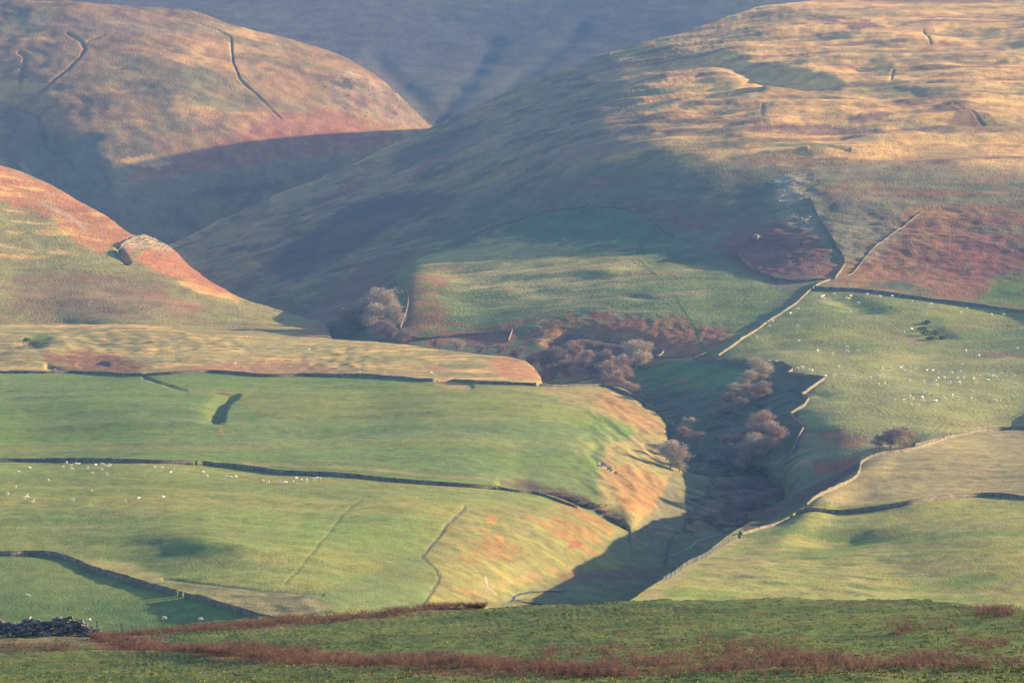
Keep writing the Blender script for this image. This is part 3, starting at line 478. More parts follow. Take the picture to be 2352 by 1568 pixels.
# ---- lower pasture A1, its spur and the valley floor
make_layer('A1', [(-700, 1056), (0, 1058), (200, 1060), (450, 1062), (560, 1068), (700, 1080), (850, 1092), (1000, 1105), (1150, 1117), (1220, 1128), (1310, 1152), (1370, 1180), (1420, 1206), (1460, 1222), (1560, 1226), (1650, 1226), (1750, 1250), (2000, 1300), (3100, 1400)],
    [(-700, 1500), (0, 1500), (600, 1470), (1100, 1450), (1500, 1445), (1700, 1440), (3100, 1460)],
    [(100, 1090, .0, .01), (600, 1120, -.01, .01), (100, 1180, .0, .03), (500, 1180, -.02, .0), (350, 1262, .15, .14), (440, 1292, .17, .18), (560, 1300, .06, .12), (600, 1240, .0, .03), (650, 1210, -.03, .0), (600, 1290, .02, .06), (800, 1190, .02, .02), (860, 1240, .08, .10), (900, 1290, .08, .11), (740, 1300, .03, .07), (800, 1340, .03, .05), (700, 1360, .03, .08), (960, 1260, .02, .04), (950, 1150, .0, .02), (1200, 1140, .0, .02), (950, 1330, .05, .07), (100, 1290, -.04, .0), (300, 1330, -.05, .02), (150, 1350, .01, .05), (250, 1400, .12, .14), (450, 1420, .14, .17), (500, 1350, -.12, .03), (620, 1395, -.08, .05), (60, 1420, .04, .08),
     (1060, 1200, -.04, .06), (1150, 1190, -.04, .06), (1280, 1190, -.08, .08), (1370, 1212, -.28, .10), (1100, 1280, -.06, .16), (1250, 1260, -.10, .18), (1330, 1250, -.24, .18), (1050, 1350, -.12, .16), (1120, 1350, -.16, .2), (1200, 1310, -.14, .2), (1270, 1300, -.16, .2), (1400, 1250, -.14, .05), (1500, 1280, .0, .0), (1300, 1340, .0, .0), (1450, 1360, .0, .0), (1200, 1360, .0, .0), (1600, 1240, .0, .0), (1600, 1350, .0, .0)],
    [(500, 1085, 1575), (0, 1064, 1585), (1150, 1125, 1540), (1420, 1215, 1515), (1650, 1230, 1600), (1480, 1235, 1600), (500, 1300, 1230), (0, 1430, 1165), (250, 1420, 1170), (700, 1400, 1140), (1050, 1390, 1160), (1300, 1350, 1400), (1500, 1370, 1400), (0, 1270, 1260), (1200, 1372, 1345)],
    [(190, 1.0, 101), (70, .45, 102), (24, .12, 103), (8, .09, 104), (3.5, .04, 105)],
    [('rough', 1180, 1270, 200, 120, 11, .5), ('rough', 1180, 1270, 200, 120, 4, .18), ('terr', 500, 1220, 700, 130, 220, 44, -6, 1.1, 323), ('rough', 650, 1385, 90, 24, 6, .4), ('cut', [(830, 1150), (790, 1180), (740, 1240), (690, 1300), (655, 1340)], 4, .12), ('cut', [(1066, 1165), (1020, 1215), (968, 1275), (1000, 1305), (1008, 1322), (985, 1365), (968, 1395)], 4, .3), ('cut', [(375, 1328), (460, 1340), (600, 1355), (740, 1365)], 4, .35),
     ('cut', [(1165, 1372), (1200, 1366), (1250, 1368), (1300, 1378), (1400, 1386)], 8, 1.0), ('bump', 520, 1258, 120, 20, 8, 2.2), ('bump', 560, 1238, 300, 6, 1, .5), ('bump', 950, 1140, 250, 8, 2, .6), ('bump', 1550, 1235, 120, 10, 0, -.6)], u0=-500, u1=2300)
PAINT['A1'] = ((.134, .160, .042), [('mot', GY, .0, .5, 110, 1.8, 105, (-700, 1100, 1000, 1500)), ('mot', G, .05, .6, 70, 1.6, 106, (-700, 1100, 1050, 1500)), ('mot', (.19, .17, .06), .2, .45, 6, 1.6, 197, (-700, 1500, 1050, 1500)), ('mot', (.075, .105, .032), .25, .4, 5, 1.8, 198, (-700, 1500, 1050, 1500)), ('mot', (.2, .16, .075), .25, .4, 30, 2.4, 107, (-700, 700, 1130, 1250)),
    ('poly', [(-700, 1268), (120, 1268), (200, 1295), (400, 1365), (640, 1425), (700, 1500), (-700, 1520)], (.085, .128, .036), 4, 1, .9), ('poly', [(-700, 1278), (120, 1280), (300, 1340), (400, 1400), (100, 1360), (-700, 1340)], (.125, .15, .042), 20, 8, .6),
    ('poly', [(180, 1270), (300, 1285), (420, 1340), (560, 1375), (640, 1418), (560, 1400), (400, 1355), (200, 1290)], (.23, .20, .075), 5, 3, .8), ('poly', [(380, 1335), (560, 1350), (740, 1368), (760, 1400), (700, 1430), (620, 1420), (500, 1372)], (.15, .135, .065), 6, 5, .85), ('mot', (.06, .055, .035), .1, .75, 9, 2, 108, (460, 760, 1345, 1425)), ('blob', 650, 1385, 60, 14, 5, (.06, .055, .035), .8, .6),
    ('line', [(830, 1150), (790, 1180), (740, 1240), (690, 1300), (655, 1340)], (.06, .08, .03), 1.3, .7), ('line', [(375, 1328), (600, 1355), (740, 1365)], DK, 2.4, .7), ('poly', [(1010, 1320), (1008, 1330), (970, 1400), (940, 1410), (830, 1400), (700, 1370), (960, 1270)], (.095, .125, .048), 10, 4, .6),
    ('poly', [(1062, 1165), (1200, 1158), (1310, 1153), (1420, 1200), (1440, 1300), (1300, 1330), (1200, 1345), (1150, 1362), (1180, 1400), (1140, 1430), (940, 1430), (985, 1375), (1012, 1322), (1000, 1300), (970, 1275)], (.145, .135, .048), 6, 4, .95), ('mot', GY, .05, .6, 18, 2, 109, (960, 1450, 1150, 1420)),
    ('blob', 1330, 1210, 90, 45, 10, (.19, .108, .038), .7, .8), ('blob', 1130, 1265, 80, 32, 5, (.18, .104, .038), .7, .8), ('blob', 1130, 1188, 14, 10, 0, OR, .5, .9), ('blob', 1150, 1240, 12, 8, 0, OR, .5, .9), ('blob', 1315, 1250, 30, 7, -30, BR, .7, .9), ('blob', 1080, 1355, 30, 6, 15, OR, .7, .9), ('blob', 1100, 1365, 40, 12, 30, (.2, .15, .08), .7, .6), ('blob', 1240, 1320, 90, 12, -12, (.2, .14, .06), .7, .8), ('blob', 1040, 1385, 14, 6, 0, OR, .6, .8),
    ('line', [(1085, 1315), (1110, 1340), (1150, 1385)], TO, 3, .5), ('line', [(1115, 1320), (1120, 1345), (1140, 1362)], RK, 1.6, .7), ('line', [(1066, 1165), (1020, 1215), (968, 1275), (1000, 1305), (1008, 1322), (985, 1365), (968, 1395)], (.05, .07, .03), 1.6, .8),
    ('poly', [(1390, 1240), (1440, 1215), (1650, 1220), (1800, 1240), (1700, 1420), (1150, 1430), (1150, 1370), (1300, 1330), (1440, 1300)], (.110, .115, .050), 8, 5, 1), ('poly', [(1250, 1335), (1320, 1312), (1440, 1300), (1540, 1302), (1500, 1330), (1330, 1335)], (.12, .07, .045), 6, 6, .7), ('mot', (.13, .085, .05), .1, .6, 16, 4, 110, (1150, 1700, 1330, 1420)), ('line', [(1180, 1362), (1300, 1350), (1420, 1352)], (.14, .12, .07), 4, .5)])
# ---- right-hand fields R
make_layer('R', [(-700, 1560), (1000, 1500), (1300, 1440), (1420, 1392), (1480, 1352), (1530, 1325), (1600, 1280), (1700, 1213), (1768, 1168), (1820, 1140), (1851, 1124), (1920, 1090), (1960, 1066), (1985, 1048), (2040, 1035), (2100, 1022), (2172, 1001), (2240, 990), (2352, 984), (2700, 980), (3100, 990)],
    [(-700, 1640), (1400, 1480), (1600, 1470), (3100, 1480)],
    [(1500, 1370, -.03, .05), (1600, 1320, -.03, .03), (1700, 1260, -.02, .0), (1800, 1225, .0, .0), (1780, 1185, 1.0, .0), (1850, 1150, 1.1, .0), (1900, 1125, 1.1, .0), (1940, 1100, 1.1, .0), (1960, 1085, 1.0, .0), (1720, 1213, .9, .0),
     (2000, 1180, -.02, .0), (2050, 1100, -.03, .03), (2200, 1080, -.04, .04), (2250, 1030, -.05, .02), (2150, 1150, .0, .0), (2250, 1170, -.03, -.02), (1870, 1236, .22, .12), (1960, 1222, .22, .16), (2040, 1228, .16, .14), (1930, 1205, .0, .0), (1960, 1260, -.02, .03), (1800, 1300, -.04, .03), (1700, 1350, .0, .06), (2050, 1300, -.02, .06), (2200, 1270, .05, .08), (2150, 1350, .14, .17), (2300, 1350, .17, .2), (1950, 1375, .06, .12), (2020, 1310, -.03, .0), (1600, 1380, .02, .08), (1480, 1350, .0, .02), (1530, 1385, .4, .1)],
    [(1500, 1355, 1085), (1560, 1390, 1110), (1700, 1215, 1415), (1850, 1180, 1440), (2000, 1045, 1640), (2340, 990, 1770), (2340, 1140, 1420), (2340, 1390, 1165), (2000, 1385, 1195), (1851, 1130, 1535), (1780, 1168, 1500), (1955, 1078, 1670), (2900, 1100, 1500)],
    [(160, 1.0, 121), (60, .55, 122), (22, .22, 123), (8, .12, 124), (3.5, .05, 125)],
    [('rough', 1850, 1320, 260, 60, 10, .35), ('bump', 1905, 1150, 120, 26, -36, 3.2), ('bump', 1930, 1228, 100, 18, -6, -3.0), ('bump', 2150, 1350, 160, 24, 0, -1.5), ('bump', 2050, 1160, 300, 7, -3, .8), ('cut', [(2352, 1140), (2100, 1150), (1900, 1176)], 6, -.3)], u0=300, u1=3000)
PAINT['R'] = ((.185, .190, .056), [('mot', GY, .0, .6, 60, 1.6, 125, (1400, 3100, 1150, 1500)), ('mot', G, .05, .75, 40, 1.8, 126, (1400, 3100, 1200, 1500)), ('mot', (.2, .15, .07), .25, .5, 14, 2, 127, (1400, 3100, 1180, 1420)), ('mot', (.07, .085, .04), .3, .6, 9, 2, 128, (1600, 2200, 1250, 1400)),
    ('poly', [(1985, 1045), (2170, 998), (2352, 980), (3100, 980), (3100, 1150), (2352, 1140), (2100, 1148), (1920, 1170), (1850, 1180), (1950, 1120), (1975, 1090)], (.225, .180, .080), 5, 3, .95), ('mot', (.13, .12, .06), .1, .6, 16, 1.6, 129, (1850, 3100, 1040, 1145)), ('poly', [(2180, 1000), (3100, 985), (3100, 1020), (2352, 1015), (2040, 1040)], (.27, .225, .10), 8, 4, .7),
    ('poly', [(1700, 1205), (1770, 1160), (1851, 1118), (1975, 1055), (1972, 1090), (1930, 1130), (1860, 1170), (1790, 1195), (1710, 1225)], (.075, .046, .034), 5, 3, .95), ('poly', [(1700, 1215), (1790, 1195), (1860, 1172), (1880, 1160), (1830, 1165), (1720, 1205)], (.08, .09, .045), 4, 3, .7), ('blob', 1700, 1290, 130, 25, -18, (.2, .17, .065), .6, .7), ('blob', 2000, 1300, 90, 18, -5, (.2, .18, .065), .6, .6), ('poly', [(1470, 1360), (1560, 1305), (1690, 1225), (1710, 1232), (1560, 1330), (1500, 1380)], (.24, .2, .085), 5, 3, .6)])  # reddish gully bank: shade painted into its dark colour, slope stays partly lit
# ---- foreground slope F
make_layer('F', [(-700, 1500), (-200, 1478), (0, 1462), (120, 1452), (230, 1447), (320, 1443), (450, 1428), (620, 1418), (760, 1412), (900, 1404), (1040, 1398), (1120, 1400), (1300, 1392), (1430, 1384), (1600, 1379), (1800, 1377), (2000, 1380), (2100, 1383), (2352, 1394), (2700, 1396), (3100, 1392)],
    [(-700, 1640), (3100, 1640)],
    [(300, 1460, .12, -.02), (300, 1500, .13, -.07), (300, 1550, .13, -.09), (1200, 1420, .12, -.06), (1200, 1480, .13, -.07), (1200, 1550, .13, -.09), (2000, 1400, .12, -.06), (2000, 1450, .12, -.07), (2000, 1550, .12, -.09), (1600, 1390, .12, -.06)],
    [(300, 1450, 405), (300, 1560, 268), (1200, 1402, 385), (1200, 1560, 236), (2000, 1380, 362), (2000, 1560, 208), (1200, 1480, 298)],
    [(30, .35, 131), (9, .18, 132), (3.2, .11, 133), (1.3, .06, 134)],
    [('bump', 200, 1508, 330, 5, 1, .35), ('rough', 1300, 1480, 1300, 100, 2.2, .06)], u0=-700, u1=3000, dv=1.2, du=2.2, topamp=1.6, back=.12)
PAINT['F'] = ((.060, .092, .029), [('mot', (.085, .12, .036), .0, .7, 3.5, 3, 135, (-900, 3300, 1300, 1700)), ('mot', (.035, .06, .026), .15, .6, 2.2, 3, 136, (-900, 3300, 1300, 1700)), ('mot', (.13, .09, .045), .28, .6, 2.8, 3, 137, (-900, 3300, 1300, 1700)), ('mot', (.10, .115, .035), .1, .5, 24, 2, 140, (-900, 3300, 1300, 1700)),
    ('poly', [(-700, 1460), (0, 1462), (250, 1450), (420, 1450), (380, 1470), (250, 1485), (-700, 1475)], (.13, .10, .06), 5, 4, .9), ('poly', [(-700, 1485), (60, 1480), (220, 1490), (220, 1505), (0, 1508), (-700, 1505)], (.055, .05, .03), 5, 5, .8),
    ('poly', [(200, 1470), (330, 1475), (520, 1490), (800, 1500), (1000, 1510), (1300, 1525), (1500, 1540), (1200, 1548), (800, 1540), (540, 1520), (380, 1508), (220, 1495)], (.12, .055, .035), 5, 6, .85), ('poly', [(400, 1440), (620, 1422), (1050, 1396), (1060, 1408), (800, 1425), (620, 1445), (450, 1455)], (.12, .055, .035), 4, 4, .8), ('blob', 1900, 1525, 300, 18, 2, (.12, .055, .035), .9, .6), ('line', [(-300, 1508), (300, 1512), (900, 1528), (1300, 1550)], (.11, .12, .045), 4, .5)])


def glue(rear, front, ua, ub, both, margin=10.0, reach=50.0):
    """the ground behind a crest starts where the crest ends and stays behind it below the crest line"""
    R_, F_ = LAY[rear], LAY[front]; ny, nx = R_.w.shape
    us = R_.gu0 + np.arange(nx) * ST; vs = R_.gv0 + np.arange(ny) * ST
    wgt = sstep(ua - 40, ua, us) * (1 - sstep(ub, ub + 40, us))
    vt = curve_v(F_.top, us)
    Df = np.exp(cubic_up(F_.w, F_.gu0, F_.gv0, us, vt)); Dr = np.exp(cubic_up(R_.w, R_.gu0, R_.gv0, us, vt))
    dl = np.log((Df + margin) / Dr)
    if not both: dl = np.maximum(dl, 0)
    dl = dl * wgt
    kern = np.exp(-(np.arange(-6, 7) / 3.0) ** 2); kern /= kern.sum(); dl = np.convolve(np.pad(dl, 6, 'edge'), kern, 'valid')
    V_ = vs[:, None]; fall = np.exp(-np.maximum(vt[None] - V_, 0) / reach)
    R_.w = R_.w + dl[None] * fall
    Uf = np.repeat(us[None], ny, 0); Vf = np.repeat(V_, nx, 1)
    below = Vf > vt[None] + 1
    wf = cubic_up(F_.w, F_.gu0, F_.gv0, Uf, np.maximum(Vf, vt[None])) + np.log1p((margin + 0.35 * np.maximum(Vf - vt[None], 0)) / Df[None])
    R_.w = np.where(below & (wgt[None] > .5), np.maximum(R_.w, wf), R_.w)
glue('A2', 'A1', -700, 1190, True)
glue('A2', 'A1', 1190, 1420, False, 22)
glue('A2', 'A1', 1480, 1700, True)
glue('B1', 'A2', -700, 1240, True)
glue('B1', 'A2', 1230, 2300, False)
glue('B2', 'B1', -700, 760, True, 14, 30)
glue('V', 'A2', 1240, 1780, False, 16, 40)
glue('V', 'B1', 760, 1240, False)
glue('V', 'R', 1720, 2352, False)
glue('A2', 'R', 1480, 1760, False)
glue('A1', 'R', 1400, 1760, False)
glue('C', 'V', 395, 1100, False, 40)
glue('C', 'B2', -200, 400, False, 60)
glue('E', 'C', 400, 1040, False, 100)
glue('E', 'V', 1000, 1900, False, 100)

M_FAR = ground_mat('fell grass', 1.6, 12.0, .34, .55)
M_MID = ground_mat('pasture grass', .7, 5.0, .45, .26)
M_NEAR = ground_mat('foreground turf', .22, 1.4, .40, .09)
build_layer(LAY['E'], 'distant_fell', M_FAR)
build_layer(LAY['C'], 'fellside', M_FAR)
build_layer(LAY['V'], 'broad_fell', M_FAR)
build_layer(LAY['B2'], 'bracken_hillside', M_FAR)
build_layer(LAY['B1'], 'rough_pasture_ground', M_MID)
build_layer(LAY['A2'], 'upper_pasture_ground', M_MID)
build_layer(LAY['A1'], 'lower_pasture_ground', M_MID)
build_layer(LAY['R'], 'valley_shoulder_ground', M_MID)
build_layer(LAY['F'], 'foreground_ground', M_NEAR, near=True)
#--MARK1
# ================================================================= valley sheet under everything
def sheet():
    xs = np.linspace(-1500, 1500, 61); ys = np.linspace(-40, 5900, 100); X, Y = np.meshgrid(xs, ys)
    Z = 112 + 6 * gnoise(X / 400, Y / 400, 3); c = np.zeros(X.shape + (3,)); c[:] = GO
    o = grid_mesh('ground', X, Y, Z, c, M_MID); o['kind'] = 'structure'
sheet()
rnd = random.Random(7)
def emesh(name, V, F, mat, smooth=False):
    me = bpy.data.meshes.new(name); me.from_pydata([tuple(v) for v in V], [], F); me.materials.append(mat)
    if smooth: me.polygons.foreach_set('use_smooth', np.ones(len(F), bool))
    me.update(); return me
def link(name, me, parent=None):
    o = bpy.data.objects.new(name, me); COL.objects.link(o); o.parent = parent; return o
def tag(o, label=None, cat=None, group=None, kind=None):
    if label: o['label'] = label
    if cat: o['category'] = cat
    if group: o['group'] = group
    if kind: o['kind'] = kind
    return o
def ordinal(i):
    w = ['first', 'second', 'third', 'fourth', 'fifth', 'sixth', 'seventh', 'eighth', 'ninth', 'tenth', 'eleventh', 'twelfth', 'thirteenth', 'fourteenth', 'fifteenth', 'sixteenth', 'seventeenth', 'eighteenth', 'nineteenth', 'twentieth']
    return w[i] if i < 20 else '%d%s' % (i + 1, {1: 'st', 2: 'nd', 3: 'rd'}.get((i + 1) % 10, 'th'))
# ---------------------------------------------------------------- dry stone walls
def stone_mat(name, col, var, scale):
    m, n, b = mat_new(name); N = n.nodes; Lk = n.links
    g = N.new('ShaderNodeNewGeometry'); mp = N.new('ShaderNodeMapping'); mp.inputs['Scale'].default_value = (1, 1, 2.2); Lk.new(g.outputs['Position'], mp.inputs[0])
    vo = N.new('ShaderNodeTexVoronoi'); vo.inputs['Scale'].default_value = scale; Lk.new(mp.outputs[0], vo.inputs[0])
    ns = N.new('ShaderNodeTexNoise'); ns.inputs['Scale'].default_value = .35; ns.inputs['Detail'].default_value = 4; Lk.new(g.outputs['Position'], ns.inputs[0])
    hs = N.new('ShaderNodeSeparateColor'); Lk.new(vo.outputs['Color'], hs.inputs[0])
    r = N.new('ShaderNodeMapRange'); r.inputs['To Min'].default_value = 1 - var; r.inputs['To Max'].default_value = 1 + var; Lk.new(hs.outputs[0], r.inputs[0])
    r2 = N.new('ShaderNodeMapRange'); r2.inputs['From Min'].default_value = .3; r2.inputs['From Max'].default_value = .7; r2.inputs['To Min'].default_value = .65; r2.inputs['To Max'].default_value = 1.3; Lk.new(ns.outputs['Fac'], r2.inputs[0])
    mu = N.new('ShaderNodeMath'); mu.operation = 'MULTIPLY'; Lk.new(r.outputs[0], mu.inputs[0]); Lk.new(r2.outputs[0], mu.inputs[1])
    mx = N.new('ShaderNodeMix'); mx.data_type = 'RGBA'; mx.blend_type = 'MULTIPLY'; mx.inputs[0].default_value = 1; mx.inputs[6].default_value = (*col, 1); Lk.new(mu.outputs[0], mx.inputs[7])
    Lk.new(mx.outputs[2], b.inputs['Base Color'])
    bp = N.new('ShaderNodeBump'); bp.inputs['Distance'].default_value = .12; Lk.new(vo.outputs['Distance'], bp.inputs['Height']); bp.invert = True; Lk.new(bp.outputs[0], b.inputs['Normal'])
    return m
M_WALL = stone_mat('wall stone', (.125, .108, .08), .6, 2.2)
M_ROCK = stone_mat('outcrop stone', (.21, .18, .14), .25, 1.2)
M_RUBBLE = stone_mat('rubble stone', (.15, .135, .135), .5, 2.2)
def trace(layer, pts, step=1.1, curved=True, lift=0):
    L = LAY[layer]; C = smooth_curve(pts, 5) if curved and len(pts) > 2 else np.array(pts, float)
    s = np.concatenate([[0], np.cumsum(np.hypot(np.diff(C[:, 0]), np.diff(C[:, 1])))]); q = np.arange(0, s[-1], 1.0)
    u = np.interp(q, s, C[:, 0]); v = np.interp(q, s, C[:, 1]); v = np.maximum(v, curve_v(L.top, u) + L.topamp + 1.0)
    x, y, z = surf(L, u, v); P = np.stack([x, y, z], 1)
    d = np.concatenate([[0], np.cumsum(np.linalg.norm(np.diff(P, axis=0), axis=1))]); t = np.arange(0, d[-1], step)
    return np.stack([np.interp(t, d, P[:, k]) for k in range(3)], 1)
def hexa(V, F, c, ax, ay, az, jit):
    b = len(V)
    for sx in (-1, 1):
        for sy in (-1, 1):
            for sz in (-1, 1):
                V.append(c + ax * sx * (1 + rnd.uniform(-jit, jit)) + ay * sy * (1 + rnd.uniform(-jit, jit)) + az * sz * (1 + rnd.uniform(-jit, jit)))
    for f in ((0, 1, 3, 2), (4, 6, 7, 5), (0, 4, 5, 1), (2, 3, 7, 6), (0, 2, 6, 4), (1, 5, 7, 3)): F.append(tuple(b + i for i in f))
def wall(layer, pts, label, h=1.45, group=None, curved=True, ends=True):
    P = trace(layer, pts, 1.1, curved); n = len(P)
    if n < 3: return
    base = Vector(P[0]); P = [Vector(p) - base for p in P]
    root = bpy.data.objects.new('dry_stone_wall', None); COL.objects.link(root); root.location = base
    tag(root, label, 'wall', group or 'dry stone walls between the fields')
    V, F = [], []; prof = ((-.34, -.5), (-.29, .35), (-.24, .75), (-.19, 1.0), (.19, 1.0), (.24, .75), (.29, .35), (.34, -.5))
    hh = h; CV_, CF = [], []
    for i, p in enumerate(P):
        t = (P[min(i + 1, n - 1)] - P[max(i - 1, 0)]); t.z = 0
        if t.length < 1e-6: t = Vector((1, 0, 0))
        t.normalize(); s = Vector((t.y, -t.x, 0)); hh += rnd.uniform(-.1, .1); hh = min(max(hh, h * .80), h * 1.08)
        for (a, zz) in prof: V.append(p + s * (a + rnd.uniform(-.03, .03)) + Vector((0, 0, zz * (hh - .22) if zz > 0 else zz)))
        if i < n - 1:
            for k in range(3):
                q = p.lerp(P[i + 1], (k + .5) / 3) + Vector((0, 0, hh - .12))
                tz = (P[i + 1] - p).normalized(); hexa(CV_, CF, q, tz * .15, s * .15, Vector((0, 0, .11 + rnd.uniform(-.02, .05))), .25)
    m = len(prof)
    for i in range(n - 1):
        for k in range(m - 1): F.append((i * m + k, i * m + k + 1, (i + 1) * m + k + 1, (i + 1) * m + k))
    F.append(tuple(range(m))); F.append(tuple(reversed(range((n - 1) * m, n * m))))
    link('wall_body', emesh('wall_body', V, F, M_WALL), root); link('coping', emesh('coping', CV_, CF, M_WALL), root)
    return root
wall('A2', [(-60, 858), (23, 856), (80, 855), (127, 853), (200, 856), (283, 862), (333, 863), (400, 860), (483, 858), (533, 862), (617, 869), (700, 868), (784, 867), (884, 868), (984, 874), (1017, 870), (1101, 871), (1184, 875), (1230, 880)], 'long dark field wall between the tan pasture and the upper green pasture', 1.55)
wall('A2', [(1240, 880), (1284, 879), (1351, 882), (1384, 885), (1417, 894), (1464, 914), (1500, 942)], 'thin wall on the brow above the wooded gill, beyond the upper pasture')
wall('A1', [(-60, 1060), (20, 1061), (167, 1062), (333, 1064), (447, 1066)], 'level dark wall at the top of the sheep pasture, left of the stone stile', 1.6)
wall('A1', [(465, 1067), (533, 1073), (600, 1080), (667, 1087), (784, 1092), (917, 1104), (1051, 1114), (1144, 1121)], 'long dark wall falling gently right from the stone stile across both pastures', 1.75)
wall('A1', [(1150, 1121), (1184, 1127), (1234, 1133), (1267, 1143), (1291, 1153), (1330, 1166)], 'low light-topped wall curving down beside the shadowed ditch on the spur', 1.1)
wall('A1', [(-60, 1270), (17, 1269), (67, 1267), (120, 1269), (150, 1277), (200, 1299), (250, 1320), (333, 1347), (407, 1370)], 'bold curved dark wall descending across the lower left green field', 1.7)
wall('A1', [(424, 1374), (467, 1381), (517, 1397), (567, 1412), (633, 1430), (680, 1442)], 'dark wall section running down behind the rust bracken, right of the gap', 1.7)
wall('R', [(2171, 1004), (2101, 1031), (2018, 1046), (1984, 1058), (1976, 1072), (1973, 1102), (1958, 1121), (1901, 1153), (1851, 1180)], 'pale sunlit wall curving along the lip of the dark reddish bank', 1.4)
wall('R', [(2171, 1004), (2130, 998), (2101, 992), (2168, 987), (2235, 989), (2340, 986), (2450, 986)], 'dark far wall at the top edge of the tan right-hand field', 1.5, curved=False)
wall('R', [(2450, 1150), (2335, 1147), (2268, 1145), (2168, 1152), (2068, 1164), (1968, 1175), (1868, 1189), (1821, 1196)], 'grey wall arcing across between the tan field and the lowest right field', 1.6)
wall('R', [(1845, 1186), (1801, 1203), (1751, 1217), (1703, 1232)], 'short pale wall on the crest between the gatepost and the grey arcing wall', 1.0)
wall('V', [(1650, 820), (1701, 785), (1768, 741), (1818, 708), (1868, 668), (1908, 646)], 'straight pale wall climbing the fellside left of the far sheep field', 1.3)
wall('V', [(1918, 641), (1932, 620), (1940, 600), (1918, 560), (1896, 521), (1875, 484), (1858, 451)], 'narrow wall climbing steeply from the wall corner to the rocky rib', 1.3)
wall('V', [(1870, 669), (1918, 671), (1985, 673), (2068, 683), (2151, 693), (2235, 704), (2335, 718), (2450, 735)], 'long dark wall along the top of the far sheep field below the bracken', 1.8)
wall('V', [(1507, 821), (1568, 821), (1621, 818)], 'short dark wall below the bracken, left of the small wall kink', 1.4)
wall('V', [(1623, 817), (1593, 831)], 'tiny bright wall stub joining the gill wall to the bracken slope', 1.5)
wall('V', [(1593, 831), (1701, 836), (1798, 840), (1821, 853), (1806, 866), (1895, 877), (1840, 912), (1858, 919), (1845, 940), (1815, 959), (1845, 989)], 'zigzag sunlit wall along the lip of the wooded gill', 1.4, curved=False)
wall('V', [(1845, 990), (1828, 1020), (1812, 1050)], 'short pale wall dropping into the gill beside the bracken triangle', 1.4)
wall('V', [(1695, 580), (1718, 611), (1751, 635), (1801, 650), (1851, 650), (1903, 645)], 'shaded curved wall round the foot of the dark bracken patch', 1.4)
wall('V', [(897, 650), (917, 680), (936, 706), (934, 738), (919, 769)], 'pale curved wall right of the big bare tree clump', 1.6)
wall('V', [(927, 778), (957, 790), (1011, 785), (1067, 776), (1176, 770)], 'dark wall running right through bracken from the pale curved wall', 1.5)
wall('V', [(1176, 767), (1167, 792)], 'tiny pale upright wall stub in the bracken above the tan pasture', 1.6)
wall('V', [(1241, 790), (1284, 775), (1331, 768), (1384, 780), (1434, 781), (1477, 786), (1519, 799), (1522, 810), (1507, 821), (1470, 832), (1444, 841)], 'curved wall looping over the shaded hollow behind the gill trees', 1.5)
wall('B2', [(320, 546), (290, 562), (267, 577), (276, 592), (293, 612)], 'bent wall beside the pale crag on the orange bracken hillside', 1.8)
wall('V', [(1090, 540), (1130, 522), (1250, 489), (1380, 472), (1480, 489), (1545, 535)], 'thin dark wall arching over the shaded green intake on the broad fell', 1.3)
wall('V', [(2121, 479), (2068, 521), (2001, 574), (1958, 625), (1915, 644)], 'faint wall slanting down through red bracken to the wall corner', .6)
wall('A2', [(1645, 1103), (1625, 1133), (1588, 1186), (1570, 1215)], 'thin shaded wall down the valley floor below the gill trees', 1.1)
wall('A1', [(1547, 1232), (1537, 1260), (1526, 1300)], 'short shaded wall across the valley floor near the stream', 1.1)
# stone posts and stiles in the wall gaps
def stone_post(layer, u, v, h, w, label, group=None):
    b = pt(layer, u, v); V, F = [], []
    for k in range(4): hexa(V, F, Vector((0, 0, h * (k + .5) / 4 - .1)), Vector((w * (1 - .07 * k), 0, 0)), Vector((0, w * .8, 0)), Vector((0, 0, h / 8 + .01)), .12)
    o = link('gatepost', emesh('gatepost', V, F, M_WALL)); o.location = b; tag(o, label, 'gatepost', group); return o
stone_post('A1', 451, 1067, 1.8, .55, 'squat pink stone post at the gap in the upper pasture wall')
stone_post('A1', 1147, 1122, 1.7, .4, 'stone post where the long dark wall meets the low curved wall')
stone_post('A1', 415, 1371, 1.7, .7, 'stone stile block in the gap of the bold lower left wall')
stone_post('R', 1699, 1238, 2.6, .35, 'tall sunlit gatepost at the end of the crest wall')
stone_post('A2', 1229, 882, 1.8, .5, 'pink stone post at the tip of the tan pasture wall')
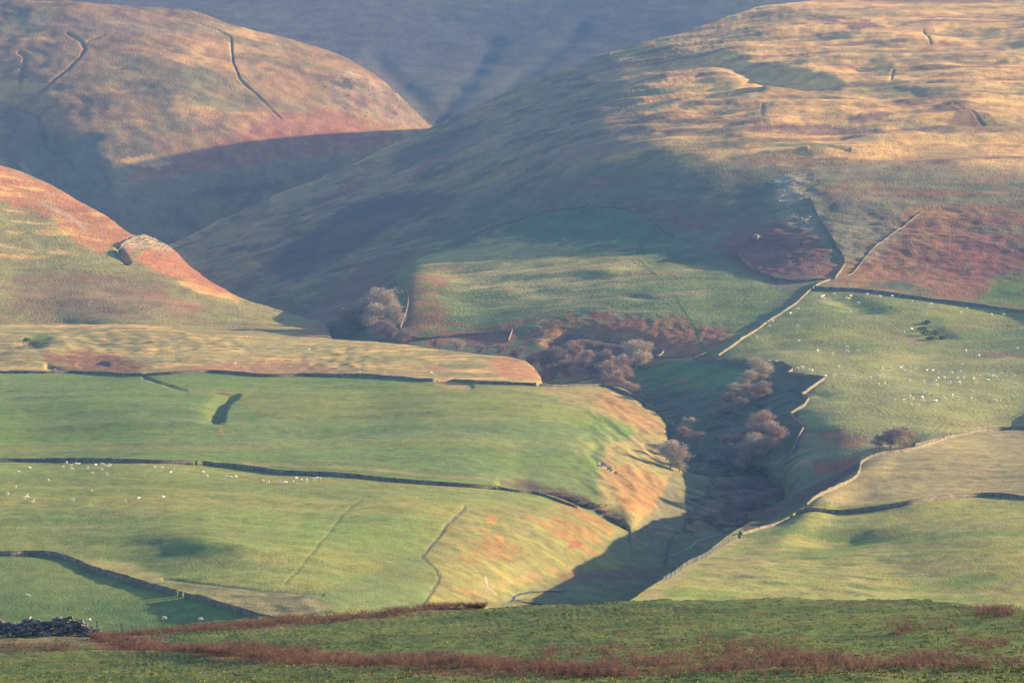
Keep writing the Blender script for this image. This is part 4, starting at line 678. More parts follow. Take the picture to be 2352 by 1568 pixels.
# ---------------------------------------------------------------- fences
M_POST, _n, _b = mat_new('weathered wood'); _b.inputs['Base Color'].default_value = (.30, .26, .20, 1)
M_WIRE, _n, _b = mat_new('fence wire'); _b.inputs['Base Color'].default_value = (.25, .25, .25, 1); _b.inputs['Metallic'].default_value = .6
def fence(layer, pts, label, spacing, h, maxn=99, w=.08):
    P = trace(layer, pts, spacing); P = P[:maxn]; base = Vector(P[0]); root = bpy.data.objects.new('post_and_wire_fence', None)
    COL.objects.link(root); root.location = base; tag(root, label, 'fence', 'post and wire fences')
    V, F = [], []; hexa(V, F, Vector((0, 0, h / 2 - .1)), Vector((w, 0, 0)), Vector((0, w, 0)), Vector((0, 0, h / 2 + .1)), .08)
    V.append(Vector((0, 0, h + .06))); b = len(V) - 1
    pm = emesh('post', V, F, M_POST); WV, WF = [], []
    Q = [Vector(p) - base for p in P]
    for i, q in enumerate(Q):
        o = link('post', pm, root); o.location = q; o.rotation_euler = (rnd.uniform(-.06, .06), rnd.uniform(-.06, .06), rnd.uniform(0, 1)); o.scale = (1, 1, rnd.uniform(.88, 1.1))
        if i < len(Q) - 1:
            for zz in (.35, .62, .9):
                a, c = q + Vector((0, 0, h * zz)), Q[i + 1] + Vector((0, 0, h * zz)); b = len(WV)
                WV += [a - Vector((0, 0, .012)), a + Vector((0, 0, .012)), c + Vector((0, 0, .012)), c - Vector((0, 0, .012))]; WF.append((b, b + 1, b + 2, b + 3))
    link('wire', emesh('wire', WV, WF, M_WIRE), root)
fence('B2', [(-20, 619), (37, 620), (133, 622), (233, 630), (317, 637), (383, 657), (467, 684), (550, 697)], 'fence of small pale posts along the shoulder of the left hillside', 2.2, 1.2, w=.10)
fence('B2', [(563, 699), (600, 708), (650, 719), (693, 728), (753, 742)], 'skyline fence posts descending to the valley beyond the tan pasture', 2.2, 1.3, w=.10)
fence('R', [(1695, 1238), (1668, 1249), (1620, 1275), (1568, 1308), (1544, 1324), (1510, 1342)], 'sunlit fence along the valley edge below the tall gatepost', 2.0, 1.3, w=.08)
fence('A1', [(1066, 1167), (1020, 1217), (968, 1277), (1000, 1307), (1008, 1324), (985, 1367), (968, 1397)], 'bent fence line between green pasture and orange spur', 3.0, 1.1, w=.06)
for (u, v, hh, tilt, lb) in ((222, 1452, 1.25, .05, 'weathered fence post just right of the tumbled stone wall'), (281, 1449, .95, -.12, 'leaning short fence post, middle one before the green field'), (303, 1448, .75, .05, 'lowest fence post, rightmost of three before the green field')):
    V, F = [], []; hexa(V, F, Vector((0, 0, hh / 2 - .1)), Vector((.07, 0, 0)), Vector((0, .07, 0)), Vector((0, 0, hh / 2 + .1)), .1); hexa(V, F, Vector((.0, 0, hh - .03)), Vector((.055, 0, 0)), Vector((0, .055, 0)), Vector((0, 0, .08)), .2)
    o = link('fence_post', emesh('fence_post', V, F, M_POST)); o.location = pt('F', u, v); o.rotation_euler = (0, tilt, .3); tag(o, lb, 'post', 'three posts beside the tumbled wall')
# ---------------------------------------------------------------- sheep
M_WOOL, _n, _b = mat_new('fleece'); _b.inputs['Base Color'].default_value = (.68, .61, .48, 1)
def sheep_mesh(kind):
    """body, neck, head, legs, ears and tail as one skinned body"""
    if kind == 'lying': bz, lg = .38, .02
    else: bz, lg = .62, .0
    V = [(0, 0, bz), (.32, 0, bz + .03), (.50, 0, bz + .10), (-.32, 0, bz + .02), (-.50, 0, bz - .02)]
    R = [.29, .27, .17, .28, .18]; E = [(0, 1), (1, 2), (0, 3), (3, 4)]
    if kind == 'grazing': head = [(.66, 0, bz - .12, .11), (.76, 0, bz - .36, .095), (.84, 0, bz - .50, .06)]
    elif kind == 'lying': head = [(.60, 0, bz + .22, .11), (.72, .02, bz + .27, .10), (.86, .03, bz + .20, .06)]
    else: head = [(.60, 0, bz + .24, .11), (.70, 0, bz + .34, .10), (.86, 0, bz + .27, .06)]
    p = 2
    for (x, y, z, r) in head: V.append((x, y, z)); R.append(r); E.append((p, len(V) - 1)); p = len(V) - 1
    hd = p - 1
    for s in (-1, 1): V.append((V[hd][0] - .03, s * .15, V[hd][2] + .05)); R.append(.03); E.append((hd, len(V) - 1))
    V.append((-.62, 0, bz - .18)); R.append(.06); E.append((4, len(V) - 1))
    for (x, par) in ((.34, 1), (-.34, 3)):
        for s in (-1, 1):
            if kind == 'lying': pts = [(x, s * .17, bz - .18, .10), (x + .14, s * .22, .08, .06), (x + .30, s * .20, .05, .04)]
            else: pts = [(x, s * .14, bz - .24, .10), (x + (.02 if par == 1 else -.05), s * .14, .27, .05), (x + .0, s * .14, .02, .045)]
            p = par
            for (a, b, c, r) in pts: V.append((a, b, c)); R.append(r); E.append((p, len(V) - 1)); p = len(V) - 1
    me = bpy.data.meshes.new('sheep'); me.from_pydata(V, E, []); o = bpy.data.objects.new('sheep', me); COL.objects.link(o)
    m = o.modifiers.new('skin', 'SKIN'); m.use_smooth_shade = True
    for i, r in enumerate(R): me.skin_vertices[0].data[i].radius = (r, r)
    me.skin_vertices[0].data[0].use_root = True
    sb = o.modifiers.new('sub', 'SUBSURF'); sb.levels = 1
    dg = bpy.context.evaluated_depsgraph_get(); nm = bpy.data.meshes.new_from_object(o.evaluated_get(dg)); nm.name = 'sheep'
    bpy.data.objects.remove(o); nm.materials.clear(); nm.materials.append(M_WOOL)
    nm.polygons.foreach_set('use_smooth', np.ones(len(nm.polygons), bool)); return nm
SHEEP = {k: sheep_mesh(k) for k in ('grazing', 'standing', 'lying')}
def flock(layer, ox, oy, zs, place, group):
    Z = sorted(set(zs)); k = 0
    for i, (zx, zy) in enumerate(Z):
        u, v = ox + zx / 3.0, oy + zy / 3.0 + 2.5
        kind = rnd.choice(['grazing', 'grazing', 'grazing', 'standing', 'lying'])
        if v < curve_v(LAY[layer].top, u) + 1.5: v = float(curve_v(LAY[layer].top, u)) + 2.5
        o = link('sheep', SHEEP[kind]); o.location = pt(layer, u, v)
        a = rnd.choice([0, math.pi]) + rnd.gauss(0, .6); s = rnd.uniform(.95, 1.12) * (1.32 if layer == 'V' else 1); o.rotation_euler = (0, 0, a); o.scale = (s, s, s)
        n = len(Z)
        if i < (n + 1) // 2: lb = '%s sheep from the left in %s' % (ordinal(i), place)
        else: lb = '%s sheep from the right in %s' % (ordinal(n - 1 - i), place)
        tag(o, lb, 'sheep', group)
O1 = (0, 1045.3)
flock('A1', *O1, [(432, 87), (458, 55), (485, 75), (497, 102), (520, 62), (540, 60), (597, 98), (632, 128), (658, 73), (697, 103), (708, 67), (740, 78), (750, 70), (738, 138), (127, 117), (205, 95), (325, 180)], 'the loose flock just below the upper left wall', 'sheep below the long pasture wall')
flock('A1', *O1, [(105, 222), (180, 278), (188, 290), (167, 300), (50, 270), (217, 322), (232, 318), (500, 313), (622, 253), (862, 320), (955, 303), (1124, 284)], 'the lower straggle on the left pasture', 'sheep low on the left pasture')
flock('A1', *O1, [(1057, 86), (1116, 86), (1192, 98), (1176, 118), (1396, 112), (1422, 140)], 'the few around the gap post in the long wall', 'sheep by the gap in the long wall')
flock('A1', *O1, [(1557, 144), (1589, 145), (1626, 145), (1806, 170), (1846, 179), (1931, 178), (1951, 180), (1972, 182), (2014, 177), (2040, 150), (2071, 163), (2109, 164), (2164, 160), (2178, 150), (2200, 150)], 'the line under the falling dark wall', 'sheep strung along under the dark wall')
flock('A1', *O1, [(193, 968), (1135, 1122), (1380, 1128), (610, 1140)], 'the four in the lowest green field', 'sheep in the lowest green field')
flock('B1', 0, 522.7, [(1194, 914), (1426, 920), (1527, 928), (1620, 934), (378, 970), (548, 962), (1700, 753), (1905, 785)], 'the scattered ones on the tan pasture, left part', 'sheep on the tan pasture')
flock('B1', 784, 522.7, [(-222, 835), (-180, 880), (-184, 920), (-214, 935), (-54, 932), (120, 985), (292, 992), (558, 950), (620, 1000), (718, 990)], 'the scattered ones on the tan pasture, right part', 'sheep on the tan pasture')
O2 = (1568, 522.7)
flock('V', *O2, [(957, 480), (970, 472), (967, 489), (1045, 460), (1130, 478), (1145, 480), (1158, 472), (1212, 503), (1270, 468), (1357, 485), (1443, 479), (1573, 513), (1700, 548), (1712, 530)], 'the row close under the far bracken wall', 'sheep under the far bracken wall')
flock('V', *O2, [(1150, 586), (796, 570), (742, 602), (620, 655), (600, 690), (793, 694), (800, 773), (510, 762), (929, 845), (1029, 870), (1133, 820), (1135, 850), (1205, 852)], 'the scatter beside the straight climbing wall', 'sheep beside the straight climbing wall')
flock('V', *O2, [(1380, 775), (1520, 730), (1577, 712), (1676, 618), (1910, 588), (1913, 608), (1955, 563), (2128, 614), (2208, 608), (1952, 854), (2042, 890), (2300, 853), (1915, 957)], 'the scatter round the dark gorse in the far field', 'sheep round the gorse')
flock('V', *O2, [(597, 928), (640, 935), (818, 970), (785, 980), (873, 992), (893, 999), (1067, 970), (983, 1042), (1038, 1040), (1050, 1033), (1108, 1033), (1176, 1043)], 'the few nearest the zigzag gill wall', 'sheep near the zigzag wall')
flock('V', *O2, [(1275, 991), (1368, 980), (1433, 978), (1500, 972), (1508, 965), (1522, 984), (1565, 963), (1562, 995), (1600, 970), (1680, 980), (1722, 986), (1763, 1006), (1850, 1002), (1908, 995), (2038, 1020), (2110, 1010), (2125, 1020), (2142, 1018), (2155, 1022), (2200, 1004), (2275, 1012)], 'the upper band along the rusty grass strip', 'sheep along the rusty grass strip')
flock('V', *O2, [(1291, 1049), (1348, 1042), (1372, 1040), (1376, 1027), (1343, 1090), (1393, 1085), (1557, 1066), (1655, 1066), (1737, 1060), (1761, 1045), (1799, 1042), (1752, 1090), (1835, 1073), (1905, 1077), (1908, 1068), (1888, 1041), (1930, 1041), (2004, 1043), (2020, 1065), (2102, 1047), (2193, 1048), (2300, 1068)], 'the middle band of the crowded right field', 'sheep in the crowded right field')
flock('V', *O2, [(1990, 1126), (2100, 1154), (2155, 1190), (2180, 1185), (2003, 1206), (1980, 1174), (1896, 1176), (1858, 1160), (1793, 1170), (1815, 1188), (1745, 1200), (1730, 1198), (1738, 1207), (1690, 1148), (1653, 1143), (1650, 1166), (1654, 1187), (1657, 1197), (1620, 1225), (1568, 1232), (1577, 1182), (1560, 1162), (1522, 1188), (1452, 1197)], 'the lowest cluster of the crowded right field', 'sheep in the crowded right field')
# ---------------------------------------------------------------- bare trees
def leafy_mat(name, c0, c1):
    m, n, b = mat_new(name); N = n.nodes; Lk = n.links
    g = N.new('ShaderNodeNewGeometry'); ns = N.new('ShaderNodeTexNoise'); ns.inputs['Scale'].default_value = .45; ns.inputs['Detail'].default_value = 3; Lk.new(g.outputs['Position'], ns.inputs[0])
    cr = N.new('ShaderNodeValToRGB'); cr.color_ramp.elements[0].position = .35; cr.color_ramp.elements[1].position = .65
    cr.color_ramp.elements[0].color = (*c0, 1); cr.color_ramp.elements[1].color = (*c1, 1); Lk.new(ns.outputs['Fac'], cr.inputs[0]); Lk.new(cr.outputs[0], b.inputs['Base Color']); return m
M_TWIG = {'grey': leafy_mat('grey twigs', (.34, .275, .20), (.46, .37, .27)), 'rust': leafy_mat('russet twigs', (.29, .20, .15), (.40, .285, .215)), 'plum': leafy_mat('plum twigs', (.20, .145, .12), (.30, .22, .18))}
M_BARK, _n, _b = mat_new('bark'); _b.inputs['Base Color'].default_value = (.16, .125, .095, 1)
M_GORSE = leafy_mat('gorse green', (.030, .045, .018), (.06, .08, .03)); M_BRUSH = leafy_mat('brown scrub', (.10, .07, .05), (.17, .11, .07))
def tube(V, F, a, b, ra, rb, n=5):
    d = (b - a); 
    if d.length < 1e-6: return
    d.normalize(); s = d.orthogonal().normalized(); t = d.cross(s); k = len(V)
    for (p, r) in ((a, ra), (b, rb)):
        for i in range(n): an = 2 * math.pi * i / n; V.append(p + (s * math.cos(an) + t * math.sin(an)) * r)
    for i in range(n): j = (i + 1) % n; F.append((k + i, k + j, k + n + j, k + n + i))
def tree_meshes(seed, width, twigs, up):
    """unit-height tree: tapered trunk with limbs, crown of fine twig slivers"""
    r = random.Random(seed); V, F, tips = [], [], []
    def grow(p, d, ln, rad, lev):
        steps = 3
        for k in range(steps):
            q = p + d * ln / steps; r2 = rad * (1 - .18); tube(V, F, p, q, rad, r2, 5 if lev < 2 else 3); p, rad = q, r2
            d = (d + Vector((r.gauss(0, .12), r.gauss(0, .12), r.gauss(.03, .06)))).normalized()
            if lev > 0: tips.append((p.copy(), lev))
        if lev < 3:
            for c in range(5 if lev == 0 else 4):
                a = r.uniform(0, 2 * math.pi) + c * 2.4; sp = r.uniform(.45, 1.0) * width
                nd = (d * .75 + Vector((math.cos(a) * sp, math.sin(a) * sp, r.uniform(-.1, .35)))).normalized(); grow(p, nd, ln * r.uniform(.55, .85), rad * .6, lev + 1)
    grow(Vector((0, 0, -.03)), Vector((r.gauss(0, .05), r.gauss(0, .05), 1)).normalized(), .34, .026, 0)
    zt = max(v.z for v in V); k = .93 / zt; V = [v * k for v in V]; tips = [(p * k, l) for p, l in tips]
    TV, TF = [], []
    lobes = []
    for i in range(11):
        a = i * 2.4 + r.uniform(-.3, .3); zz = (.22 if width < .9 else .30) + (.60 if width < .9 else .52) * ((i * .618) % 1); rr = width * .25 * (1 - ((zz - .5) / .62) ** 2) * r.uniform(.6, 1.15)
        lobes.append((Vector((math.cos(a) * rr, math.sin(a) * rr, zz)), r.uniform(.13, .20) * (.7 + .3 * width)))
    for i in range(twigs):
        if r.random() < .25: p, lev = r.choice(tips); p = p.copy(); c = Vector((0, 0, .4))
        else:
            lc, lr = r.choice(lobes); d0 = Vector((r.gauss(0, 1), r.gauss(0, 1), r.gauss(.15, 1))).normalized(); p = lc + d0 * lr * 1.25 * r.random() ** .7; c = lc - Vector((0, 0, .1))
        d = (p - c).normalized() * .8 + Vector((r.gauss(0, .5), r.gauss(0, .5), r.gauss(up, .45))); d.normalize()
        L_ = r.uniform(.025, .065); w = d.cross(Vector((r.gauss(0, 1), r.gauss(0, 1), r.gauss(0, 1)))).normalized() * r.uniform(.0028, .0055)
        b = len(TV); m = p + d * L_ * .5
        TV += [p - w, p + w, m + w * .8, m - w * .8, p + d * L_]; TF += [(b, b + 1, b + 2, b + 3), (b + 3, b + 2, b + 4)]
    return (V, F), (TV, TF)
TREES = {}
for kind, (sd, wd_, up) in {'round': (3, 1.0, .2), 'tall': (8, .62, .5), 'open': (15, 1.15, .3), 'bushy': (22, .85, .1)}.items():
    tm, cm = tree_meshes(sd, wd_, 8000, up)
    TREES[kind] = (emesh('trunk', *tm, M_BARK), {k: emesh('crown', *cm, m) for k, m in M_TWIG.items()})
def tree(layer, u, v, hpx, kind, colr, label, group, wide=1.0):
    b = pt(layer, u, v); h = hpx * K * b.y * (1.5 if layer == 'V' else 1.3); root = bpy.data.objects.new('bare_tree', None); COL.objects.link(root); root.location = b
    tm, cm = TREES[kind]; a = rnd.uniform(0, 6.28)
    for nm, me in (('trunk', tm), ('crown', cm[colr])): o = link(nm, me, root); o.scale = (h * wide, h * wide, h); o.rotation_euler = (0, 0, a)
    tag(root, label, 'tree', group)
def grove(layer, items, place, group):
    if len(items) > 4:
        items = [(u, v, h * .86, k, c, w) for (u, v, h, k, c, w) in items] + [(u + rnd.choice((-1, 1)) * rnd.uniform(7, 16), v + rnd.uniform(-9, 7), h * rnd.uniform(.5, .75), rnd.choice(('round', 'open', 'bushy', 'tall')), c, w) for (u, v, h, k, c, w) in items]
    items = sorted(items); n = len(items)
    for i, (u, v, h, kind, c, w) in enumerate(items):
        look = {'grey': 'greyish', 'rust': 'russet', 'plum': 'dark plum'}[c]
        pos = '%s from left' % ordinal(i) if i < (n + 1) // 2 else '%s from right' % ordinal(n - 1 - i)
        tree(layer, u, v, h, kind, c, '%s tree, %s in %s' % (look, pos, place), group, w)
grove('V', [(882, 752, 62, 'round', 'grey', 1.15), (858, 772, 55, 'round', 'grey', 1.1), (907, 766, 48, 'bushy', 'grey', 1.1), (836, 768, 50, 'round', 'plum', 1.1), (812, 776, 48, 'bushy', 'plum', 1.1), (798, 758, 36, 'round', 'plum', 1.1), (846, 745, 40, 'round', 'plum', 1.1), (872, 790, 40, 'open', 'plum', 1.2), (900, 792, 36, 'bushy', 'plum', 1.1), (932, 795, 28, 'bushy', 'plum', 1.2), (780, 775, 28, 'open', 'plum', 1.2), (868, 760, 50, 'tall', 'grey', 1.3)], 'the clump left of the pale curved wall', 'bare trees left of the pale curved wall')
grove('V', [(1000, 806, 18, 'bushy', 'plum', 1.3), (1050, 814, 24, 'round', 'grey', 1.3), (1105, 820, 20, 'bushy', 'plum', 1.4), (1150, 826, 26, 'round', 'plum', 1.3), (1190, 830, 24, 'open', 'plum', 1.4)], 'the low line behind the tan pasture crest', 'low trees behind the tan pasture')
grove('V', [(1230, 845, 34, 'bushy', 'plum', 1.2), (1255, 852, 42, 'round', 'plum', 1.1), (1283, 850, 46, 'round', 'plum', 1.1), (1318, 838, 46, 'tall', 'rust', 1.2), (1300, 872, 40, 'round', 'plum', 1.2), (1335, 874, 44, 'round', 'plum', 1.1), (1352, 850, 40, 'tall', 'rust', 1.1), (1372, 862, 44, 'bushy', 'plum', 1.1), (1398, 846, 38, 'tall', 'rust', 1.2), (1400, 888, 50, 'tall', 'rust', 1.3), (1428, 874, 50, 'bushy', 'rust', 1.1), (1462, 846, 56, 'round', 'grey', 1.15), (1480, 838, 44, 'open', 'grey', 1.1), (1424, 905, 46, 'tall', 'rust', 1.3), (1446, 916, 38, 'bushy', 'rust', 1.2), (1240, 880, 26, 'open', 'rust', 1.3), (1270, 875, 34, 'round', 'plum', 1.3)], 'the upper gill wood behind the upper pasture', 'trees of the upper gill wood')
grove('V', [(1745, 878, 46, 'open', 'grey', 1.3), (1717, 900, 38, 'round', 'grey', 1.3), (1752, 917, 32, 'bushy', 'rust', 1.5), (1722, 920, 30, 'bushy', 'rust', 1.4), (1690, 916, 28, 'round', 'grey', 1.3), (1672, 936, 26, 'open', 'plum', 1.3), (1702, 944, 26, 'bushy', 'plum', 1.4), (1655, 955, 26, 'round', 'plum', 1.3)], 'the ragged row slanting down the upper gill bank', 'trees on the upper gill bank')
grove('V', [(1760, 1014, 54, 'round', 'rust', 1.1), (1775, 1036, 52, 'tall', 'rust', 1.3), (1738, 1020, 48, 'bushy', 'rust', 1.1), (1712, 1036, 44, 'round', 'plum', 1.1), (1690, 1046, 40, 'bushy', 'plum', 1.1), (1668, 1040, 36, 'round', 'plum', 1.1), (1742, 1056, 48, 'open', 'grey', 1.1), (1716, 1074, 50, 'open', 'grey', 1.2), (1698, 1088, 44, 'round', 'grey', 1.1), (1762, 1052, 36, 'bushy', 'rust', 1.1), (1674, 1072, 36, 'bushy', 'plum', 1.1)], 'the dense lower gill clump of pink-topped trees', 'trees of the lower gill clump')
grove('V', [(1580, 990, 26, 'round', 'grey', 1.3), (1568, 1024, 34, 'bushy', 'plum', 1.2), (1600, 1030, 28, 'open', 'plum', 1.2)], 'the three standing in the shaded gill bottom', 'trees in the gill bottom')
grove('A2', [(1540, 1078, 52, 'bushy', 'grey', 1.2), (1560, 1086, 44, 'bushy', 'grey', 1.2), (1530, 1056, 38, 'bushy', 'rust', 1.2), (1548, 1054, 36, 'bushy', 'rust', 1.2)], 'the tall group on the orange bank edge', 'trees on the orange bank edge')
grove('V', [(2045, 1034, 34, 'bushy', 'rust', 1.4), (2068, 1030, 36, 'open', 'grey', 1.3), (2086, 1022, 30, 'bushy', 'rust', 1.3), (2020, 1038, 26, 'round', 'rust', 1.4)], 'the brushy group beside the bracken triangle', 'brushy trees by the bracken triangle')
grove('A2', [(1694, 1178, 30, 'bushy', 'plum', 1.5), (1722, 1170, 34, 'round', 'plum', 1.4), (1752, 1160, 32, 'bushy', 'plum', 1.5), (1664, 1190, 26, 'bushy', 'plum', 1.5), (1785, 1150, 30, 'round', 'plum', 1.4), (1812, 1140, 26, 'bushy', 'plum', 1.5), (1710, 1198, 26, 'round', 'plum', 1.4), (1706, 1142, 18, 'bushy', 'rust', 1.6)], 'the dark thicket below the shaded bank', 'thicket trees below the shaded bank')
# ---------------------------------------------------------------- gorse, scrub, outcrops
def bush(layer, u, v, wpx, hpx, mat, label, group, name='gorse_bush', n=700):
    b = pt(layer, u, v); W, H = wpx * K * b.y * 1.25, hpx * K * b.y * 1.1; V, F = [], []
    lob = [(rnd.gauss(0, .22), rnd.gauss(0, .22), rnd.uniform(.35, .6), rnd.uniform(.28, .45)) for _ in range(7)]
    for i in range(n):
        lx, ly, lz, lr = rnd.choice(lob); d = Vector((rnd.gauss(0, 1), rnd.gauss(0, 1), rnd.gauss(.2, 1))).normalized()
        p = Vector(((lx + d.x * lr) * W, (ly + d.y * lr) * W, max((lz + d.z * lr * .9) * H, -.1))); s = rnd.uniform(.12, .3); a = Vector((rnd.gauss(0, 1), rnd.gauss(0, 1), rnd.gauss(0, 1))).normalized() * s; c = a.orthogonal().normalized() * s * .5
        k = len(V); V += [p - a - c, p + a - c, p + a * .4 + c, p - a * .5 + c]; F.append((k, k + 1, k + 2, k + 3))
    o = link(name, emesh(name, V, F, mat)); o.location = b; tag(o, label, 'bush', group)
for i, (u, v, w, h) in enumerate(sorted([(2118, 764, 16, 12), (2132, 774, 20, 14), (2150, 768, 18, 16), (2164, 778, 14, 10), (2140, 782, 16, 10), (2128, 752, 12, 8)])):
    bush('V', u, v, w, h, M_GORSE, 'dark green gorse bush, %s from the left of the clump in the far sheep field' % ordinal(i), 'gorse in the far sheep field')
for i, (u, v, w, h) in enumerate(sorted([(70, 790, 20, 14), (88, 795, 22, 16), (60, 782, 12, 9)])):
    bush('B1', u, v, w, h, M_GORSE, 'dark bush, %s from the left of the small clump on the tan pasture' % ordinal(i), 'bushes on the tan pasture')
for i, (u, v, w, h) in enumerate([(q, float(np.interp(q, [1270, 1320, 1370, 1420], [1136, 1149, 1172, 1200])) + rnd.uniform(-3, 3), rnd.uniform(14, 24), rnd.uniform(5, 11)) for q in range(1272, 1424, 9)]):
    bush('A2', u, v, w, h, M_BRUSH, 'brown scrub bush, %s from the left along the shadowed ditch above the spur' % ordinal(i), 'scrub along the ditch', 'scrub_bush')
SCR = []
for q in range(34):
    t = rnd.random(); SCR.append((1500 + 300 * t + rnd.uniform(-60, 60), 1075 - 120 * t + rnd.uniform(-50, 40), rnd.uniform(14, 30), rnd.uniform(8, 15)))
for i, (u, v, w, h) in enumerate(sorted(SCR)):
    if u > 1800 or v < 900: continue
    bush('V', u, v, w, h, M_BRUSH if i % 3 else M_GORSE, 'low dark scrub bush, %s from the left on the shaded gill bank' % ordinal(i), 'scrub in the wooded gill', 'scrub_bush', 420)
SCR = [(1580 + rnd.uniform(0, 150), rnd.uniform(1125, 1215), rnd.uniform(14, 26), rnd.uniform(6, 11)) for q in range(18)]
for i, (u, v, w, h) in enumerate(sorted(SCR)):
    bush('A2', u, v, w, h, M_BRUSH, 'low brown scrub bush, %s from the left on the valley floor below the gill' % ordinal(i), 'scrub on the valley floor', 'scrub_bush', 420)
def rocks(layer, spots, label, mat, name='scree'):
    V, F = [], []; o0 = pt(layer, spots[0][0], spots[0][1])
    for (u, v, ru, rv, n, s0, s1) in spots:
        uu = np.array([u + rnd.gauss(0, ru) for _ in range(n)]); vv = np.array([v + rnd.gauss(0, rv) for _ in range(n)])
        vv = np.maximum(vv, curve_v(LAY[layer].top, uu) + 2.5)
        X = np.stack(surf(layer, uu, vv), 1)
        for p in X:
            s = rnd.uniform(s0, s1) * rnd.uniform(.6, 1.1); a = rnd.uniform(0, 3.14)
            hexa(V, F, Vector(p) - o0 + Vector((0, 0, s * .2)), Vector((math.cos(a), math.sin(a), rnd.uniform(-.2, .2))) * s, Vector((-math.sin(a), math.cos(a), 0)) * s * rnd.uniform(.5, .9), Vector((rnd.uniform(-.2, .2), 0, 1)) * s * rnd.uniform(.35, .8), .3)
    o = link(name, emesh(name, V, F, mat)); o.location = o0; tag(o, label, None, None, 'stuff')
rocks('B2', [(335, 552, 20, 6, 40, .2, .6), (310, 560, 18, 7, 26, .2, .6), (370, 572, 18, 8, 20, .2, .5)], 'pale broken crag on the orange hillside', M_ROCK)
rocks('C', [(860, 230, 50, 20, 36, .3, .7), (810, 205, 36, 16, 20, .3, .7), (930, 265, 34, 12, 20, .3, .7)], 'pale scree near the nose of the left fell', M_ROCK)
rocks('V', [(1820, 430, 18, 30, 60, .3, .9), (1835, 410, 24, 10, 24, .3, .8), (1845, 480, 12, 16, 40, .4, 1.0), (1737, 540, 3, 2, 10, 1, 2)], 'scattered grey rocks on the rib of the broad fell', M_ROCK)
rocks('A2', [(1385, 1066, 6, 2, 24, .3, .7), (1402, 1074, 6, 2, 24, .3, .6)], 'small line of pale rock on the orange bank', M_ROCK)
rocks('A2', [(506, 968, 4, 5, 10, .3, .7)], 'few pale stones beside the dark trench', M_ROCK)
# ---------------------------------------------------------------- the stream
M_WATER, _n, _b = mat_new('stream water'); _b.inputs['Base Color'].default_value = (.02, .028, .035, 1); _b.inputs['Roughness'].default_value = .5; _b.inputs['Specular IOR Level'].default_value = .25
def stream(layer, pts, w):
    P = trace(layer, pts, 1.5); V, F = [], []
    for i, p in enumerate(P):
        t = P[min(i + 1, len(P) - 1)] - P[max(i - 1, 0)]; t[2] = 0; t = t / (np.linalg.norm(t) + 1e-9); s = np.array([t[1], -t[0], 0]); ww = w * (1 + .4 * math.sin(i * .35) * math.sin(i * .11))
        V += [tuple(p + s * ww + np.array([0, 0, .22])), tuple(p - s * ww + np.array([0, 0, .22]))]
        if i: k = len(V); F.append((k - 4, k - 3, k - 1, k - 2))
    o = link('stream', emesh('stream', V, F, M_WATER)); o['kind'] = 'structure'
stream('A1', [(1300, 1356), (1240, 1357), (1195, 1361), (1178, 1367), (1188, 1376), (1215, 1383), (1260, 1388), (1320, 1392), (1420, 1394)], .9)
stream('A1', [(1540, 1276), (1568, 1264), (1590, 1254), (1600, 1244), (1632, 1234), (1660, 1231)], .45)
# ---------------------------------------------------------------- foreground: tumbled wall, bracken, grass
def tumbled():
    o0 = pt('F', 100, 1458); V, F = [], []
    top = [(-260, 20), (-120, 30), (0, 40), (40, 28), (66, 40), (100, 32), (125, 40), (165, 44), (185, 34), (200, 24), (235, 8), (246, 2)]
    for i in range(1500):
        u = rnd.uniform(-260, 246); b = pt('F', u, 1460 - .02 * u); mh = float(np.interp(u, [t[0] for t in top], [t[1] for t in top])) * K * b.y
        f = rnd.random() ** .8; z = f * mh; off = rnd.uniform(-1, 1) * (.75 * (1 - f) + .3); s = rnd.uniform(.09, .2)
        p = b + Vector((rnd.uniform(-.1, .1), off, z - .05)); a = rnd.gauss(0, .6)
        hexa(V, F, p - o0, Vector((math.cos(a), math.sin(a) * .4, rnd.gauss(0, .35))).normalized() * s * 1.25, Vector((-math.sin(a), math.cos(a), rnd.gauss(0, .2))).normalized() * s, Vector((rnd.gauss(0, .35), rnd.gauss(0, .2), 1)).normalized() * s * rnd.uniform(.4, .7), .28)
    o = link('tumbled_stone_wall', emesh('tumbled_stone_wall', V, F, M_RUBBLE)); o.location = o0; tag(o, 'tumbledown heap of dark rubble wall beside the bracken in the near field', 'wall')
tumbled()
M_BRK = leafy_mat('dead bracken', (.066, .030, .022), (.150, .066, .038))
M_GRS = leafy_mat('grass blades', (.065, .095, .028), (.11, .135, .042))
